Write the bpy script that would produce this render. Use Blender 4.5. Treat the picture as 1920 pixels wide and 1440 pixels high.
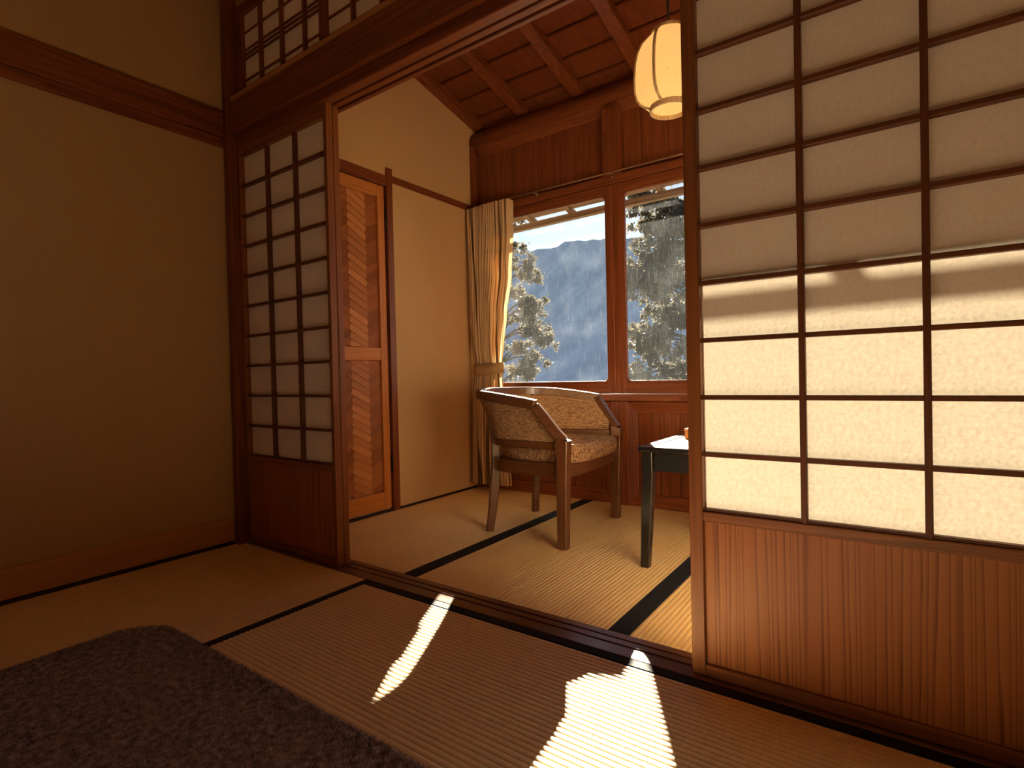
import bpy, math, random
import numpy as np
from mathutils import Vector, Matrix

random.seed(7)
rng = np.random.default_rng(11)
scene = bpy.context.scene
COL = scene.collection
for o in list(bpy.data.objects):
    bpy.data.objects.remove(o, do_unlink=True)

# ------------------------------------------------------------------ camera, world, sun, exposure
FPX, YAW, PITCH, ROLL = 1021.28, 0.62093, -0.01421, -0.02330
CAM = Vector((2.4175, -1.2805, 0.7140))
fw = Vector((-math.sin(YAW) * math.cos(PITCH), math.cos(YAW) * math.cos(PITCH), math.sin(PITCH)))
rt = Vector((math.cos(YAW), math.sin(YAW), 0))
up = rt.cross(fw)
r2 = math.cos(ROLL) * rt + math.sin(ROLL) * up
u2 = -math.sin(ROLL) * rt + math.cos(ROLL) * up
cd = bpy.data.cameras.new('camera')
cam = bpy.data.objects.new('camera', cd)
COL.objects.link(cam)
cam.matrix_world = Matrix(((r2.x, u2.x, -fw.x, CAM.x), (r2.y, u2.y, -fw.y, CAM.y), (r2.z, u2.z, -fw.z, CAM.z), (0, 0, 0, 1)))
cd.sensor_fit = 'HORIZONTAL'
cd.sensor_width = 36.0
cd.lens = 36.0 * FPX / 1920.0
cd.clip_start = 0.02
cd.clip_end = 4000
scene.camera = cam

SUN_DIR = Vector((0.539, -1.0, -0.459)).normalized()      # way the sunlight travels
SUN_STRENGTH = 52.0
SKY_STRENGTH = 0.112
EXPOSURE = 0.32

world = bpy.data.worlds.new('sky')
scene.world = world
world.use_nodes = True
wn = world.node_tree.nodes
wl = world.node_tree.links
wn.clear()
wout = wn.new('ShaderNodeOutputWorld')
wbg = wn.new('ShaderNodeBackground')
wsky = wn.new('ShaderNodeTexSky')
wsky.sky_type = 'NISHITA'
wsky.sun_disc = False
wsky.sun_elevation = math.asin(-SUN_DIR.z)
wsky.sun_rotation = math.atan2(-SUN_DIR.x, -SUN_DIR.y)
wsky.altitude = 900
wsky.air_density = 1.0
wsky.dust_density = 0.32
wsky.ozone_density = 1.5
wbg.inputs['Strength'].default_value = SKY_STRENGTH
# thin high cloud wisps, all over the sky
wtc = wn.new('ShaderNodeTexCoord')
wmp = wn.new('ShaderNodeMapping')
wmp.inputs['Scale'].default_value = (2.0, 2.0, 14.0)
wns = wn.new('ShaderNodeTexNoise')
wns.inputs['Scale'].default_value = 2.3
wns.inputs['Detail'].default_value = 8
wrp = wn.new('ShaderNodeValToRGB')
wrp.color_ramp.elements[0].position = 0.56
wrp.color_ramp.elements[0].color = (0, 0, 0, 1)
wrp.color_ramp.elements[1].position = 0.78
wrp.color_ramp.elements[1].color = (0.5, 0.5, 0.5, 1)
wmx = wn.new('ShaderNodeMixRGB')
wmx.inputs['Color2'].default_value = (8.0, 8.6, 9.0, 1)
wl.new(wtc.outputs['Generated'], wmp.inputs['Vector'])
wl.new(wmp.outputs['Vector'], wns.inputs['Vector'])
wl.new(wns.outputs['Fac'], wrp.inputs['Fac'])
wl.new(wrp.outputs['Color'], wmx.inputs['Fac'])
wl.new(wsky.outputs['Color'], wmx.inputs['Color1'])
wl.new(wmx.outputs['Color'], wbg.inputs['Color'])
wl.new(wbg.outputs['Background'], wout.inputs['Surface'])

sd = bpy.data.lights.new('sun', 'SUN')
sd.energy = SUN_STRENGTH
sd.angle = math.radians(0.53)
sd.color = (1.0, 0.86, 0.62)
sun = bpy.data.objects.new('sun', sd)
COL.objects.link(sun)
sun.rotation_euler = SUN_DIR.to_track_quat('-Z', 'Y').to_euler()
sun.location = (-3, 6, 5)

vs = scene.view_settings
vs.view_transform = 'Standard'
vs.look = 'None'
vs.gamma = 1.0
vs.use_curve_mapping = False
vs.exposure = EXPOSURE
cy = scene.cycles
cy.use_denoising = True
cy.max_bounces = 14
cy.diffuse_bounces = 10
cy.glossy_bounces = 4
cy.transmission_bounces = 8
cy.transparent_max_bounces = 16
cy.sample_clamp_indirect = 6.0
cy.caustics_reflective = False
cy.caustics_refractive = False

# ------------------------------------------------------------------ materials
MATS = {}


def newmat(name):
    m = bpy.data.materials.new(name)
    m.use_nodes = True
    nt = m.node_tree
    nt.nodes.clear()
    out = nt.nodes.new('ShaderNodeOutputMaterial')
    return m, nt, out


def N(nt, t, **kw):
    n = nt.nodes.new(t)
    for k, v in kw.items():
        if k in n.inputs:
            n.inputs[k].default_value = v
        else:
            setattr(n, k, v)
    return n


def ramp(nt, fac, stops):
    r = nt.nodes.new('ShaderNodeValToRGB')
    els = r.color_ramp.elements
    while len(els) < len(stops):
        els.new(0.5)
    for e, (p, c) in zip(els, stops):
        e.position = p
        e.color = (c[0], c[1], c[2], 1)
    nt.links.new(fac, r.inputs['Fac'])
    return r.outputs['Color']


def principled(nt, out, rough=0.5, spec=0.5):
    b = nt.nodes.new('ShaderNodeBsdfPrincipled')
    b.inputs['Roughness'].default_value = rough
    b.inputs['Specular IOR Level'].default_value = spec
    nt.links.new(b.outputs['BSDF'], out.inputs['Surface'])
    return b


def wood(name, dark, light, axis='z', rough=0.4, spec=0.4, fine=1.0, contrast=1.0):
    """grain running along axis; rings across it"""
    key = (name, axis)
    if key in MATS:
        return MATS[key]
    m, nt, out = newmat(name + '_' + axis)
    L = nt.links.new
    b = principled(nt, out, rough, spec)
    tc = N(nt, 'ShaderNodeTexCoord')
    oi = N(nt, 'ShaderNodeObjectInfo')
    off = N(nt, 'ShaderNodeVectorMath', operation='MULTIPLY')
    off.inputs[1].default_value = (7.3, 5.1, 3.7)
    cmb = N(nt, 'ShaderNodeCombineXYZ')
    for i in range(3):
        L(oi.outputs['Random'], cmb.inputs[i])
    L(cmb.outputs[0], off.inputs[0])
    add = N(nt, 'ShaderNodeVectorMath', operation='ADD')
    L(tc.outputs['Object'], add.inputs[0])
    L(off.outputs[0], add.inputs[1])
    s = {'x': (0.03, 1, 1), 'y': (1, 0.03, 1), 'z': (1, 1, 0.03)}[axis]
    mp = N(nt, 'ShaderNodeMapping')
    mp.inputs['Scale'].default_value = s
    L(add.outputs[0], mp.inputs['Vector'])
    n1 = N(nt, 'ShaderNodeTexNoise', Scale=9.0 * fine, Detail=3.0, Roughness=0.55)
    L(mp.outputs['Vector'], n1.inputs['Vector'])
    # rings: repeat the noise value in bands
    mul = N(nt, 'ShaderNodeMath', operation='MULTIPLY')
    mul.inputs[1].default_value = 9.0
    L(n1.outputs['Fac'], mul.inputs[0])
    fr = N(nt, 'ShaderNodeMath', operation='FRACT')
    L(mul.outputs[0], fr.inputs[0])
    n2 = N(nt, 'ShaderNodeTexNoise', Scale=140.0 * fine, Detail=4.0, Roughness=0.6)
    L(mp.outputs['Vector'], n2.inputs['Vector'])
    mx = N(nt, 'ShaderNodeMath', operation='MULTIPLY_ADD')
    mx.inputs[1].default_value = 0.45 * contrast
    L(fr.outputs[0], mx.inputs[0])
    m2 = N(nt, 'ShaderNodeMath', operation='MULTIPLY')
    m2.inputs[1].default_value = 0.7
    L(n2.outputs['Fac'], m2.inputs[0])
    L(m2.outputs[0], mx.inputs[2])
    c = ramp(nt, mx.outputs[0], [(0.15, light), (0.85, dark)])
    L(c, b.inputs['Base Color'])
    bp = N(nt, 'ShaderNodeBump', Strength=0.12, Distance=0.001)
    L(mx.outputs[0], bp.inputs['Height'])
    L(bp.outputs['Normal'], b.inputs['Normal'])
    MATS[key] = m
    return m


RED_D, RED_L = (0.088, 0.018, 0.006), (0.29, 0.083, 0.026)
ORG_D, ORG_L = (0.42, 0.135, 0.030), (0.68, 0.26, 0.062)
BRN_D, BRN_L = (0.13, 0.041, 0.014), (0.36, 0.130, 0.042)
CEIL_D, CEIL_L = (0.105, 0.023, 0.008), (0.235, 0.062, 0.020)


def red(a): return wood('red_wood', RED_D, RED_L, a, 0.42, 0.35, contrast=0.6)
def brn(a): return wood('brown_wood', BRN_D, BRN_L, a, 0.40, 0.35, contrast=0.6)
def bar(a): return wood('backlit_lattice_wood', (0.065, 0.020, 0.009), (0.19, 0.062, 0.024), a, 0.45, 0.3, contrast=0.5)  # the bars' backlit shade is painted in as a darker brown
def org(a): return wood('orange_wood', ORG_D, ORG_L, a, 0.45, 0.3, contrast=0.5)
def ceilw(a): return wood('ceiling_wood', CEIL_D, CEIL_L, a, 0.6, 0.2, fine=0.5, contrast=0.4)
def chairw(a): return wood('chair_wood', (0.065, 0.023, 0.009), (0.18, 0.068, 0.024), a, 0.30, 0.9, contrast=0.6)
def base(a): return wood('base_wood', (0.36, 0.165, 0.065), (0.60, 0.30, 0.125), a, 0.6, 0.2, contrast=0.6)
def eavew(a): return wood('eave_wood', (0.16, 0.12, 0.085), (0.34, 0.27, 0.20), a, 0.8, 0.2)


def simple(name, col, rough=0.5, spec=0.5, metal=0.0, noise=0.0, nscale=60.0, bump=0.0):
    if name in MATS:
        return MATS[name]
    m, nt, out = newmat(name)
    b = principled(nt, out, rough, spec)
    b.inputs['Metallic'].default_value = metal
    tc = N(nt, 'ShaderNodeTexCoord')
    n = N(nt, 'ShaderNodeTexNoise', Scale=nscale, Detail=5.0, Roughness=0.6)
    nt.links.new(tc.outputs['Object'], n.inputs['Vector'])
    lo = tuple(max(0, x * (1 - noise)) for x in col)
    hi = tuple(min(1, x * (1 + noise)) for x in col)
    nt.links.new(ramp(nt, n.outputs['Fac'], [(0.3, lo), (0.7, hi)]), b.inputs['Base Color'])
    if bump:
        bp = N(nt, 'ShaderNodeBump', Strength=bump, Distance=0.002)
        nt.links.new(n.outputs['Fac'], bp.inputs['Height'])
        nt.links.new(bp.outputs['Normal'], b.inputs['Normal'])
    MATS[name] = m
    return m


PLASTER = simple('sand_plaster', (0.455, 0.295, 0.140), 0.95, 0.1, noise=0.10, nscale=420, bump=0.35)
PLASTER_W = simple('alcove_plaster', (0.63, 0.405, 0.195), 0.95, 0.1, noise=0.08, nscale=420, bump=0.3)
HERI = simple('black_border_cloth', (0.014, 0.014, 0.018), 0.75, 0.2, noise=0.3, nscale=900, bump=0.3)
DARKMETAL = simple('dark_metal', (0.05, 0.035, 0.028), 0.45, 0.5, metal=0.8)
BRASS = simple('pale_brass', (0.62, 0.47, 0.30), 0.35, 0.5, metal=0.9)
LACQUER = simple('black_lacquer', (0.012, 0.011, 0.011), 0.22, 0.6, noise=0.2)
STONE = simple('subfloor', (0.16, 0.11, 0.06), 0.9, 0.1, noise=0.2)


def tatami(axis):
    key = ('tatami', axis)
    if key in MATS:
        return MATS[key]
    m, nt, out = newmat('tatami_rush_' + axis)
    L = nt.links.new
    b = principled(nt, out, 0.42, 0.8)
    tc = N(nt, 'ShaderNodeTexCoord')
    mp = N(nt, 'ShaderNodeMapping')
    # rush strands lie across the ridges
    mp.inputs['Scale'].default_value = (12, 1.0, 1) if axis == 'x' else (1.0, 12, 1)
    L(tc.outputs['Object'], mp.inputs['Vector'])
    n = N(nt, 'ShaderNodeTexNoise', Scale=45.0, Detail=5.0, Roughness=0.65)
    L(mp.outputs['Vector'], n.inputs['Vector'])
    n2 = N(nt, 'ShaderNodeTexNoise', Scale=3.0, Detail=3.0)
    L(tc.outputs['Object'], n2.inputs['Vector'])
    mx = N(nt, 'ShaderNodeMath', operation='MULTIPLY_ADD')
    mx.inputs[1].default_value = 0.25
    L(n2.outputs['Fac'], mx.inputs[0])
    L(n.outputs['Fac'], mx.inputs[2])
    if axis == 'x':  # window light on the front mat is painted in as paler rush
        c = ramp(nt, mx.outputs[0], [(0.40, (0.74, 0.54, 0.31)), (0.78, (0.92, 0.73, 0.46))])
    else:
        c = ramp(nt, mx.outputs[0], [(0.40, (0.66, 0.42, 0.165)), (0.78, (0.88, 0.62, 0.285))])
    L(c, b.inputs['Base Color'])
    bp = N(nt, 'ShaderNodeBump', Strength=0.5, Distance=0.0012)
    L(n.outputs['Fac'], bp.inputs['Height'])
    L(bp.outputs['Normal'], b.inputs['Normal'])
    MATS[key] = m
    return m


def paper_mat():
    m, nt, out = newmat('washi_paper')
    L = nt.links.new
    tc = N(nt, 'ShaderNodeTexCoord')
    n = N(nt, 'ShaderNodeTexNoise', Scale=130.0, Detail=6.0, Roughness=0.7)
    L(tc.outputs['Object'], n.inputs['Vector'])
    cd_ = ramp(nt, n.outputs['Fac'], [(0.3, (0.76, 0.68, 0.61)), (0.7, (0.84, 0.76, 0.69))])
    ct_ = ramp(nt, n.outputs['Fac'], [(0.34, (0.040, 0.0345, 0.027)), (0.66, (0.066, 0.058, 0.0455))])
    df = N(nt, 'ShaderNodeBsdfDiffuse')
    tr = N(nt, 'ShaderNodeBsdfTranslucent')
    ad = N(nt, 'ShaderNodeAddShader')
    L(cd_, df.inputs['Color'])
    L(ct_, tr.inputs['Color'])
    L(df.outputs[0], ad.inputs[0])
    L(tr.outputs[0], ad.inputs[1])
    L(ad.outputs[0], out.inputs['Surface'])
    return m


PAPER = paper_mat()


def glass_mat():
    m, nt, out = newmat('dusty_window_glass')
    L = nt.links.new
    tc = N(nt, 'ShaderNodeTexCoord')
    # vertical runs
    mp = N(nt, 'ShaderNodeMapping')
    mp.inputs['Scale'].default_value = (1.0, 1.0, 0.07)
    L(tc.outputs['Object'], mp.inputs['Vector'])
    n1 = N(nt, 'ShaderNodeTexNoise', Scale=170.0, Detail=3.0, Roughness=0.6)
    L(mp.outputs['Vector'], n1.inputs['Vector'])
    r1 = ramp(nt, n1.outputs['Fac'], [(0.58, (0, 0, 0)), (0.80, (1, 1, 1))])
    # specks
    vo = N(nt, 'ShaderNodeTexVoronoi', Scale=120.0)
    L(tc.outputs['Object'], vo.inputs['Vector'])
    r2_ = ramp(nt, vo.outputs['Distance'], [(0.06, (1, 1, 1)), (0.16, (0, 0, 0))])
    n3 = N(nt, 'ShaderNodeTexNoise', Scale=7.0, Detail=5.0)
    L(tc.outputs['Object'], n3.inputs['Vector'])
    r3 = ramp(nt, n3.outputs['Fac'], [(0.45, (0, 0, 0)), (0.75, (1, 1, 1))])
    a = N(nt, 'ShaderNodeMath', operation='MULTIPLY_ADD')
    a.inputs[1].default_value = 0.014
    a.inputs[2].default_value = 0.003
    L(r1, a.inputs[0])
    sp = N(nt, 'ShaderNodeMath', operation='MULTIPLY')
    L(r2_, sp.inputs[0])
    L(r3, sp.inputs[1])
    b = N(nt, 'ShaderNodeMath', operation='MULTIPLY_ADD')
    b.inputs[1].default_value = 0.12
    L(sp.outputs[0], b.inputs[0])
    L(a.outputs[0], b.inputs[2])
    c = N(nt, 'ShaderNodeMath', operation='MULTIPLY_ADD')
    c.inputs[1].default_value = 0.005
    L(r3, c.inputs[0])
    L(b.outputs[0], c.inputs[2])
    tp = N(nt, 'ShaderNodeBsdfTransparent')
    tp.inputs['Color'].default_value = (0.96, 0.97, 0.97, 1)
    gl = N(nt, 'ShaderNodeBsdfGlossy')
    gl.inputs['Roughness'].default_value = 0.02
    fr = N(nt, 'ShaderNodeFresnel', IOR=1.25)
    m1 = N(nt, 'ShaderNodeMixShader')
    L(fr.outputs[0], m1.inputs['Fac'])
    L(tp.outputs[0], m1.inputs[1])
    L(gl.outputs[0], m1.inputs[2])
    tl = N(nt, 'ShaderNodeBsdfTranslucent')
    tl.inputs['Color'].default_value = (0.85, 0.92, 1.0, 1)
    m2 = N(nt, 'ShaderNodeMixShader')
    L(c.outputs[0], m2.inputs['Fac'])
    L(m1.outputs[0], m2.inputs[1])
    L(tl.outputs[0], m2.inputs[2])
    L(m2.outputs[0], out.inputs['Surface'])
    return m


GLASS = glass_mat()


def cloth_mat(name, c_lo, c_hi, sx, sy, sz, rough=0.9, transl=0.0, bump=0.4, nscale=200.0, lo=0.4, hi=0.6):
    if name in MATS:
        return MATS[name]
    m, nt, out = newmat(name)
    L = nt.links.new
    tc = N(nt, 'ShaderNodeTexCoord')
    mp = N(nt, 'ShaderNodeMapping')
    mp.inputs['Scale'].default_value = (sx, sy, sz)
    L(tc.outputs['Object'], mp.inputs['Vector'])
    n = N(nt, 'ShaderNodeTexNoise', Scale=nscale, Detail=3.0, Roughness=0.6)
    L(mp.outputs['Vector'], n.inputs['Vector'])
    c = ramp(nt, n.outputs['Fac'], [(lo, c_lo), (hi, c_hi)])
    b = nt.nodes.new('ShaderNodeBsdfPrincipled')
    b.inputs['Roughness'].default_value = rough
    b.inputs['Specular IOR Level'].default_value = 0.15
    L(c, b.inputs['Base Color'])
    bp = N(nt, 'ShaderNodeBump', Strength=bump, Distance=0.001)
    L(n.outputs['Fac'], bp.inputs['Height'])
    L(bp.outputs['Normal'], b.inputs['Normal'])
    if transl:
        t = N(nt, 'ShaderNodeBsdfTranslucent')
        L(c, t.inputs['Color'])
        mx = N(nt, 'ShaderNodeMixShader')
        mx.inputs['Fac'].default_value = transl
        L(b.outputs[0], mx.inputs[1])
        L(t.outputs[0], mx.inputs[2])
        L(mx.outputs[0], out.inputs['Surface'])
    else:
        L(b.outputs[0], out.inputs['Surface'])
    MATS[name] = m
    return m


FABRIC = cloth_mat('chair_chenille', (0.17, 0.088, 0.045), (0.52, 0.34, 0.19), 0.16, 0.16, 1.0, nscale=330, lo=0.36, hi=0.62)
FABRIC_EDGE = cloth_mat('seat_edge_chenille', (0.17, 0.085, 0.043), (0.50, 0.31, 0.17), 1.0, 1.0, 0.4, nscale=190, lo=0.42, hi=0.60)
RUG = cloth_mat('rug_plush', (0.20, 0.150, 0.165), (0.52, 0.42, 0.45), 1, 1, 1, nscale=60, lo=0.35, hi=0.7)
TIE = cloth_mat('tieback_cloth', (0.48, 0.31, 0.14), (0.60, 0.41, 0.20), 1, 1, 1, nscale=150, transl=0.15)


def curtain_mat():
    m, nt, out = newmat('striped_curtain')
    L = nt.links.new
    uv = N(nt, 'ShaderNodeUVMap')
    sp = N(nt, 'ShaderNodeSeparateXYZ')
    L(uv.outputs['UV'], sp.inputs[0])
    mu = N(nt, 'ShaderNodeMath', operation='MULTIPLY')
    mu.inputs[1].default_value = 17.0
    L(sp.outputs['X'], mu.inputs[0])
    fr = N(nt, 'ShaderNodeMath', operation='FRACT')
    L(mu.outputs[0], fr.inputs[0])
    c = ramp(nt, fr.outputs[0], [(0.0, (0.14, 0.085, 0.045)), (0.17, (0.15, 0.09, 0.047)), (0.19, (0.72, 0.51, 0.29)), (0.55, (0.76, 0.55, 0.32)),
                                 (0.57, (0.30, 0.20, 0.10)), (0.63, (0.30, 0.20, 0.10)), (0.65, (0.74, 0.53, 0.30)), (1.0, (0.70, 0.50, 0.28))])
    d = N(nt, 'ShaderNodeBsdfDiffuse')
    t = N(nt, 'ShaderNodeBsdfTranslucent')
    L(c, d.inputs['Color'])
    L(c, t.inputs['Color'])
    mx = N(nt, 'ShaderNodeMixShader')
    mx.inputs['Fac'].default_value = 0.22
    L(d.outputs[0], mx.inputs[1])
    L(t.outputs[0], mx.inputs[2])
    L(mx.outputs[0], out.inputs['Surface'])
    return m


CURTAIN = curtain_mat()


def lantern_mat():
    m, nt, out = newmat('lit_lantern_paper')
    L = nt.links.new
    tc = N(nt, 'ShaderNodeTexCoord')
    n = N(nt, 'ShaderNodeTexNoise', Scale=170.0, Detail=5.0, Roughness=0.7)
    L(tc.outputs['Object'], n.inputs['Vector'])
    c = ramp(nt, n.outputs['Fac'], [(0.30, (0.55, 0.22, 0.045)), (0.42, (1.0, 0.50, 0.135)), (0.75, (1.0, 0.56, 0.17))])
    e = N(nt, 'ShaderNodeEmission', Strength=0.80)
    L(c, e.inputs['Color'])
    d = N(nt, 'ShaderNodeBsdfDiffuse')
    d.inputs['Color'].default_value = (0.25, 0.17, 0.09, 1)
    ad = N(nt, 'ShaderNodeAddShader')
    L(e.outputs[0], ad.inputs[0])
    L(d.outputs[0], ad.inputs[1])
    L(ad.outputs[0], out.inputs['Surface'])
    return m


LANTERN = lantern_mat()


def leaf_mat(name, a, b_):
    m, nt, out = newmat(name)
    L = nt.links.new
    tc = N(nt, 'ShaderNodeTexCoord')
    n = N(nt, 'ShaderNodeTexNoise', Scale=3.5, Detail=6.0, Roughness=0.8)
    L(tc.outputs['Object'], n.inputs['Vector'])
    c = ramp(nt, n.outputs['Fac'], [(0.35, a), (0.65, b_)])
    p = nt.nodes.new('ShaderNodeBsdfPrincipled')
    p.inputs['Roughness'].default_value = 0.45
    L(c, p.inputs['Base Color'])
    t = N(nt, 'ShaderNodeBsdfTranslucent')
    L(c, t.inputs['Color'])
    mx = N(nt, 'ShaderNodeMixShader')
    mx.inputs['Fac'].default_value = 0.35
    L(p.outputs[0], mx.inputs[1])
    L(t.outputs[0], mx.inputs[2])
    L(mx.outputs[0], out.inputs['Surface'])
    return m


LEAF = leaf_mat('evergreen_needles', (0.055, 0.050, 0.037), (0.17, 0.150, 0.112))
BARK = simple('tree_bark', (0.07, 0.05, 0.035), 0.9, 0.1, noise=0.4, nscale=12)


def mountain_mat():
    m, nt, out = newmat('mountain_forest_snow_and_haze')
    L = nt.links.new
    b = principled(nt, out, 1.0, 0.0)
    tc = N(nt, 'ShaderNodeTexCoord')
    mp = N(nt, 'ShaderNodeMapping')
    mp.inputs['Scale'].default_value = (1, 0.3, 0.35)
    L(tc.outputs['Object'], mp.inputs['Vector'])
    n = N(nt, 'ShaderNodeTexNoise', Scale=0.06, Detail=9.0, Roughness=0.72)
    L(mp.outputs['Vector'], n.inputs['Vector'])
    c = ramp(nt, n.outputs['Fac'], [(0.36, (0.44, 0.53, 0.62)), (0.52, (0.58, 0.67, 0.76)), (0.68, (0.82, 0.87, 0.92))])  # blue distance haze is painted into the forest and snow colours
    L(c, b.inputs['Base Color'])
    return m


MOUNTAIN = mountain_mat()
GROUND = simple('garden_ground', (0.20, 0.18, 0.13), 1.0, 0.0, noise=0.4, nscale=0.8)

# ------------------------------------------------------------------ mesh helpers


class MB:
    def __init__(self):
        self.v = []
        self.f = []
        self.uv = None

    def add(self, vs_, fs_):
        o = len(self.v)
        self.v += [tuple(p) for p in vs_]
        self.f += [tuple(i + o for i in q) for q in fs_]
        return self

    def box(self, x0, x1, y0, y1, z0, z1, c=0.0):
        if x1 < x0: x0, x1 = x1, x0
        if y1 < y0: y0, y1 = y1, y0
        if z1 < z0: z0, z1 = z1, z0
        if c <= 0:
            return self.add([(x0, y0, z0), (x1, y0, z0), (x1, y1, z0), (x0, y1, z0), (x0, y0, z1), (x1, y0, z1), (x1, y1, z1), (x0, y1, z1)],
                            [(3, 2, 1, 0), (4, 5, 6, 7), (0, 1, 5, 4), (1, 2, 6, 5), (2, 3, 7, 6), (3, 0, 4, 7)])
        c = min(c, 0.45 * min(x1 - x0, y1 - y0, z1 - z0))
        X, Y, Z = (x0, x1), (y0, y1), (z0, z1)
        vs_ = []
        idx = {}
        for i in (0, 1):
            for j in (0, 1):
                for k in (0, 1):
                    sx, sy, sz = (1 - 2 * i), (1 - 2 * j), (1 - 2 * k)
                    for a in range(3):
                        p = [X[i] + (0 if a == 0 else sx * c), Y[j] + (0 if a == 1 else sy * c), Z[k] + (0 if a == 2 else sz * c)]
                        idx[(i, j, k, a)] = len(vs_)
                        vs_.append(p)
        fs_ = []

        def face(q):
            # orient outward from the centre
            pts = [Vector(vs_[t]) for t in q]
            n = (pts[1] - pts[0]).cross(pts[2] - pts[0])
            cen = sum(pts, Vector()) / len(pts) - Vector(((x0 + x1) / 2, (y0 + y1) / 2, (z0 + z1) / 2))
            fs_.append(tuple(q) if n.dot(cen) > 0 else tuple(reversed(q)))
        for s in (0, 1):
            face([idx[(s, 0, 0, 0)], idx[(s, 1, 0, 0)], idx[(s, 1, 1, 0)], idx[(s, 0, 1, 0)]])
            face([idx[(0, s, 0, 1)], idx[(1, s, 0, 1)], idx[(1, s, 1, 1)], idx[(0, s, 1, 1)]])
            face([idx[(0, 0, s, 2)], idx[(1, 0, s, 2)], idx[(1, 1, s, 2)], idx[(0, 1, s, 2)]])
        for i in (0, 1):
            for j in (0, 1):
                face([idx[(i, j, 0, 0)], idx[(i, j, 0, 1)], idx[(i, j, 1, 1)], idx[(i, j, 1, 0)]])
                face([idx[(i, 0, j, 0)], idx[(i, 0, j, 2)], idx[(i, 1, j, 2)], idx[(i, 1, j, 0)]])
                face([idx[(0, i, j, 1)], idx[(0, i, j, 2)], idx[(1, i, j, 2)], idx[(1, i, j, 1)]])
                for k in (0, 1):
                    face([idx[(i, j, k, 0)], idx[(i, j, k, 1)], idx[(i, j, k, 2)]])
        return self.add(vs_, fs_)

    def loft(self, rings, closed=True, caps=True):
        n = len(rings[0])
        vs_ = [p for r in rings for p in r]
        fs_ = []
        for i in range(len(rings) - 1):
            for j in range(n if closed else n - 1):
                a, b = i * n + j, i * n + (j + 1) % n
                fs_.append((a, b, b + n, a + n))
        if caps and closed:
            fs_.append(tuple(reversed(range(n))))
            fs_.append(tuple((len(rings) - 1) * n + j for j in range(n)))
        return self.add(vs_, fs_)

    def sweep(self, path, prof, upv=(0, 0, 1), caps=True, closed_path=False):
        """prof: list of (side, up) offsets; path: list of points"""
        P = [Vector(p) for p in path]
        rings = []
        n = len(P)
        for i, p in enumerate(P):
            if closed_path:
                t = P[(i + 1) % n] - P[i - 1]
            else:
                t = P[min(i + 1, n - 1)] - P[max(i - 1, 0)]
            t.normalize()
            s = t.cross(Vector(upv))
            if s.length < 1e-6:
                s = Vector((1, 0, 0))
            s.normalize()
            w = s.cross(t)
            pr = prof(i / (n - 1)) if callable(prof) else prof
            rings.append([p + s * a + w * b for a, b in pr])
        if closed_path:
            rings.append(rings[0])
            return self.loft(rings, True, False)
        return self.loft(rings, True, caps)

    def tube(self, path, r, seg=8, upv=(0, 0, 1)):
        f = r if callable(r) else (lambda t: r)
        return self.sweep(path, lambda t: [(f(t) * math.cos(a * 2 * math.pi / seg), f(t) * math.sin(a * 2 * math.pi / seg)) for a in range(seg)], upv)

    def build(self, name, mat, parent=None, smooth=False, label=None):
        o0 = Vector((0, 0, 0))
        if parent is not None:
            o0 = world_loc(parent)
        me = bpy.data.meshes.new(name)
        me.from_pydata([(p[0] - o0.x, p[1] - o0.y, p[2] - o0.z) for p in self.v], [], self.f)
        if self.uv is not None:
            ul = me.uv_layers.new(name='UVMap')
            for lp in me.loops:
                ul.data[lp.index].uv = self.uv[lp.vertex_index]
        me.materials.append(mat)
        if smooth:
            me.polygons.foreach_set('use_smooth', [True] * len(me.polygons))
        me.update()
        ob = bpy.data.objects.new(name, me)
        COL.objects.link(ob)
        if parent is not None:
            ob.parent = parent
        if label:
            ob['label'] = label
        return ob


def world_loc(o):
    l = Vector(o.location)
    if o.parent is not None:
        l = l + world_loc(o.parent)
    return l


def tag(o, label, cat, group=None, kind=None):
    o['label'] = label
    o['category'] = cat
    if group: o['group'] = group
    if kind: o['kind'] = kind
    return o


def thing(name, label, cat, loc=(0, 0, 0), group=None, kind=None):
    e = bpy.data.objects.new(name, None)
    e.empty_display_size = 0.1
    COL.objects.link(e)
    e.location = loc
    return tag(e, label, cat, group, kind)


def bx(name, mat, parent, x0, x1, y0, y1, z0, z1, c=0.002, label=None):
    return MB().box(x0, x1, y0, y1, z0, z1, c).build(name, mat, parent, label=label)


def copy_part(src, parent, dloc, name=None):
    c = src.copy()
    COL.objects.link(c)
    c.parent = parent
    c.location = Vector(src.location) + Vector(dloc)
    return c


def catmull(pts, n):
    P = [Vector(p) for p in pts]
    out = []
    m = len(P) - 1
    for i in range(n + 1):
        t = i / n * m
        k = min(int(t), m - 1)
        u = t - k
        p0, p1, p2, p3 = P[max(k - 1, 0)], P[k], P[k + 1], P[min(k + 2, m)]
        out.append(0.5 * ((2 * p1) + (p2 - p0) * u + (2 * p0 - 5 * p1 + 4 * p2 - p3) * u * u + (3 * p1 - p0 - 3 * p2 + p3) * u ** 3))
    return out


# ------------------------------------------------------------------ room shell
RX = 3.80          # right end of both rooms
AX = 0.163         # alcove left wall face
BY = 1.487         # window wall plane
YB = -2.70         # wall behind the camera

tag(bx('floor', STONE, None, -0.25, RX + 0.2, YB - 0.1, 1.62, -0.16, -0.056, 0), 'timber subfloor under the tatami mats', 'floor', kind='structure')

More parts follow.
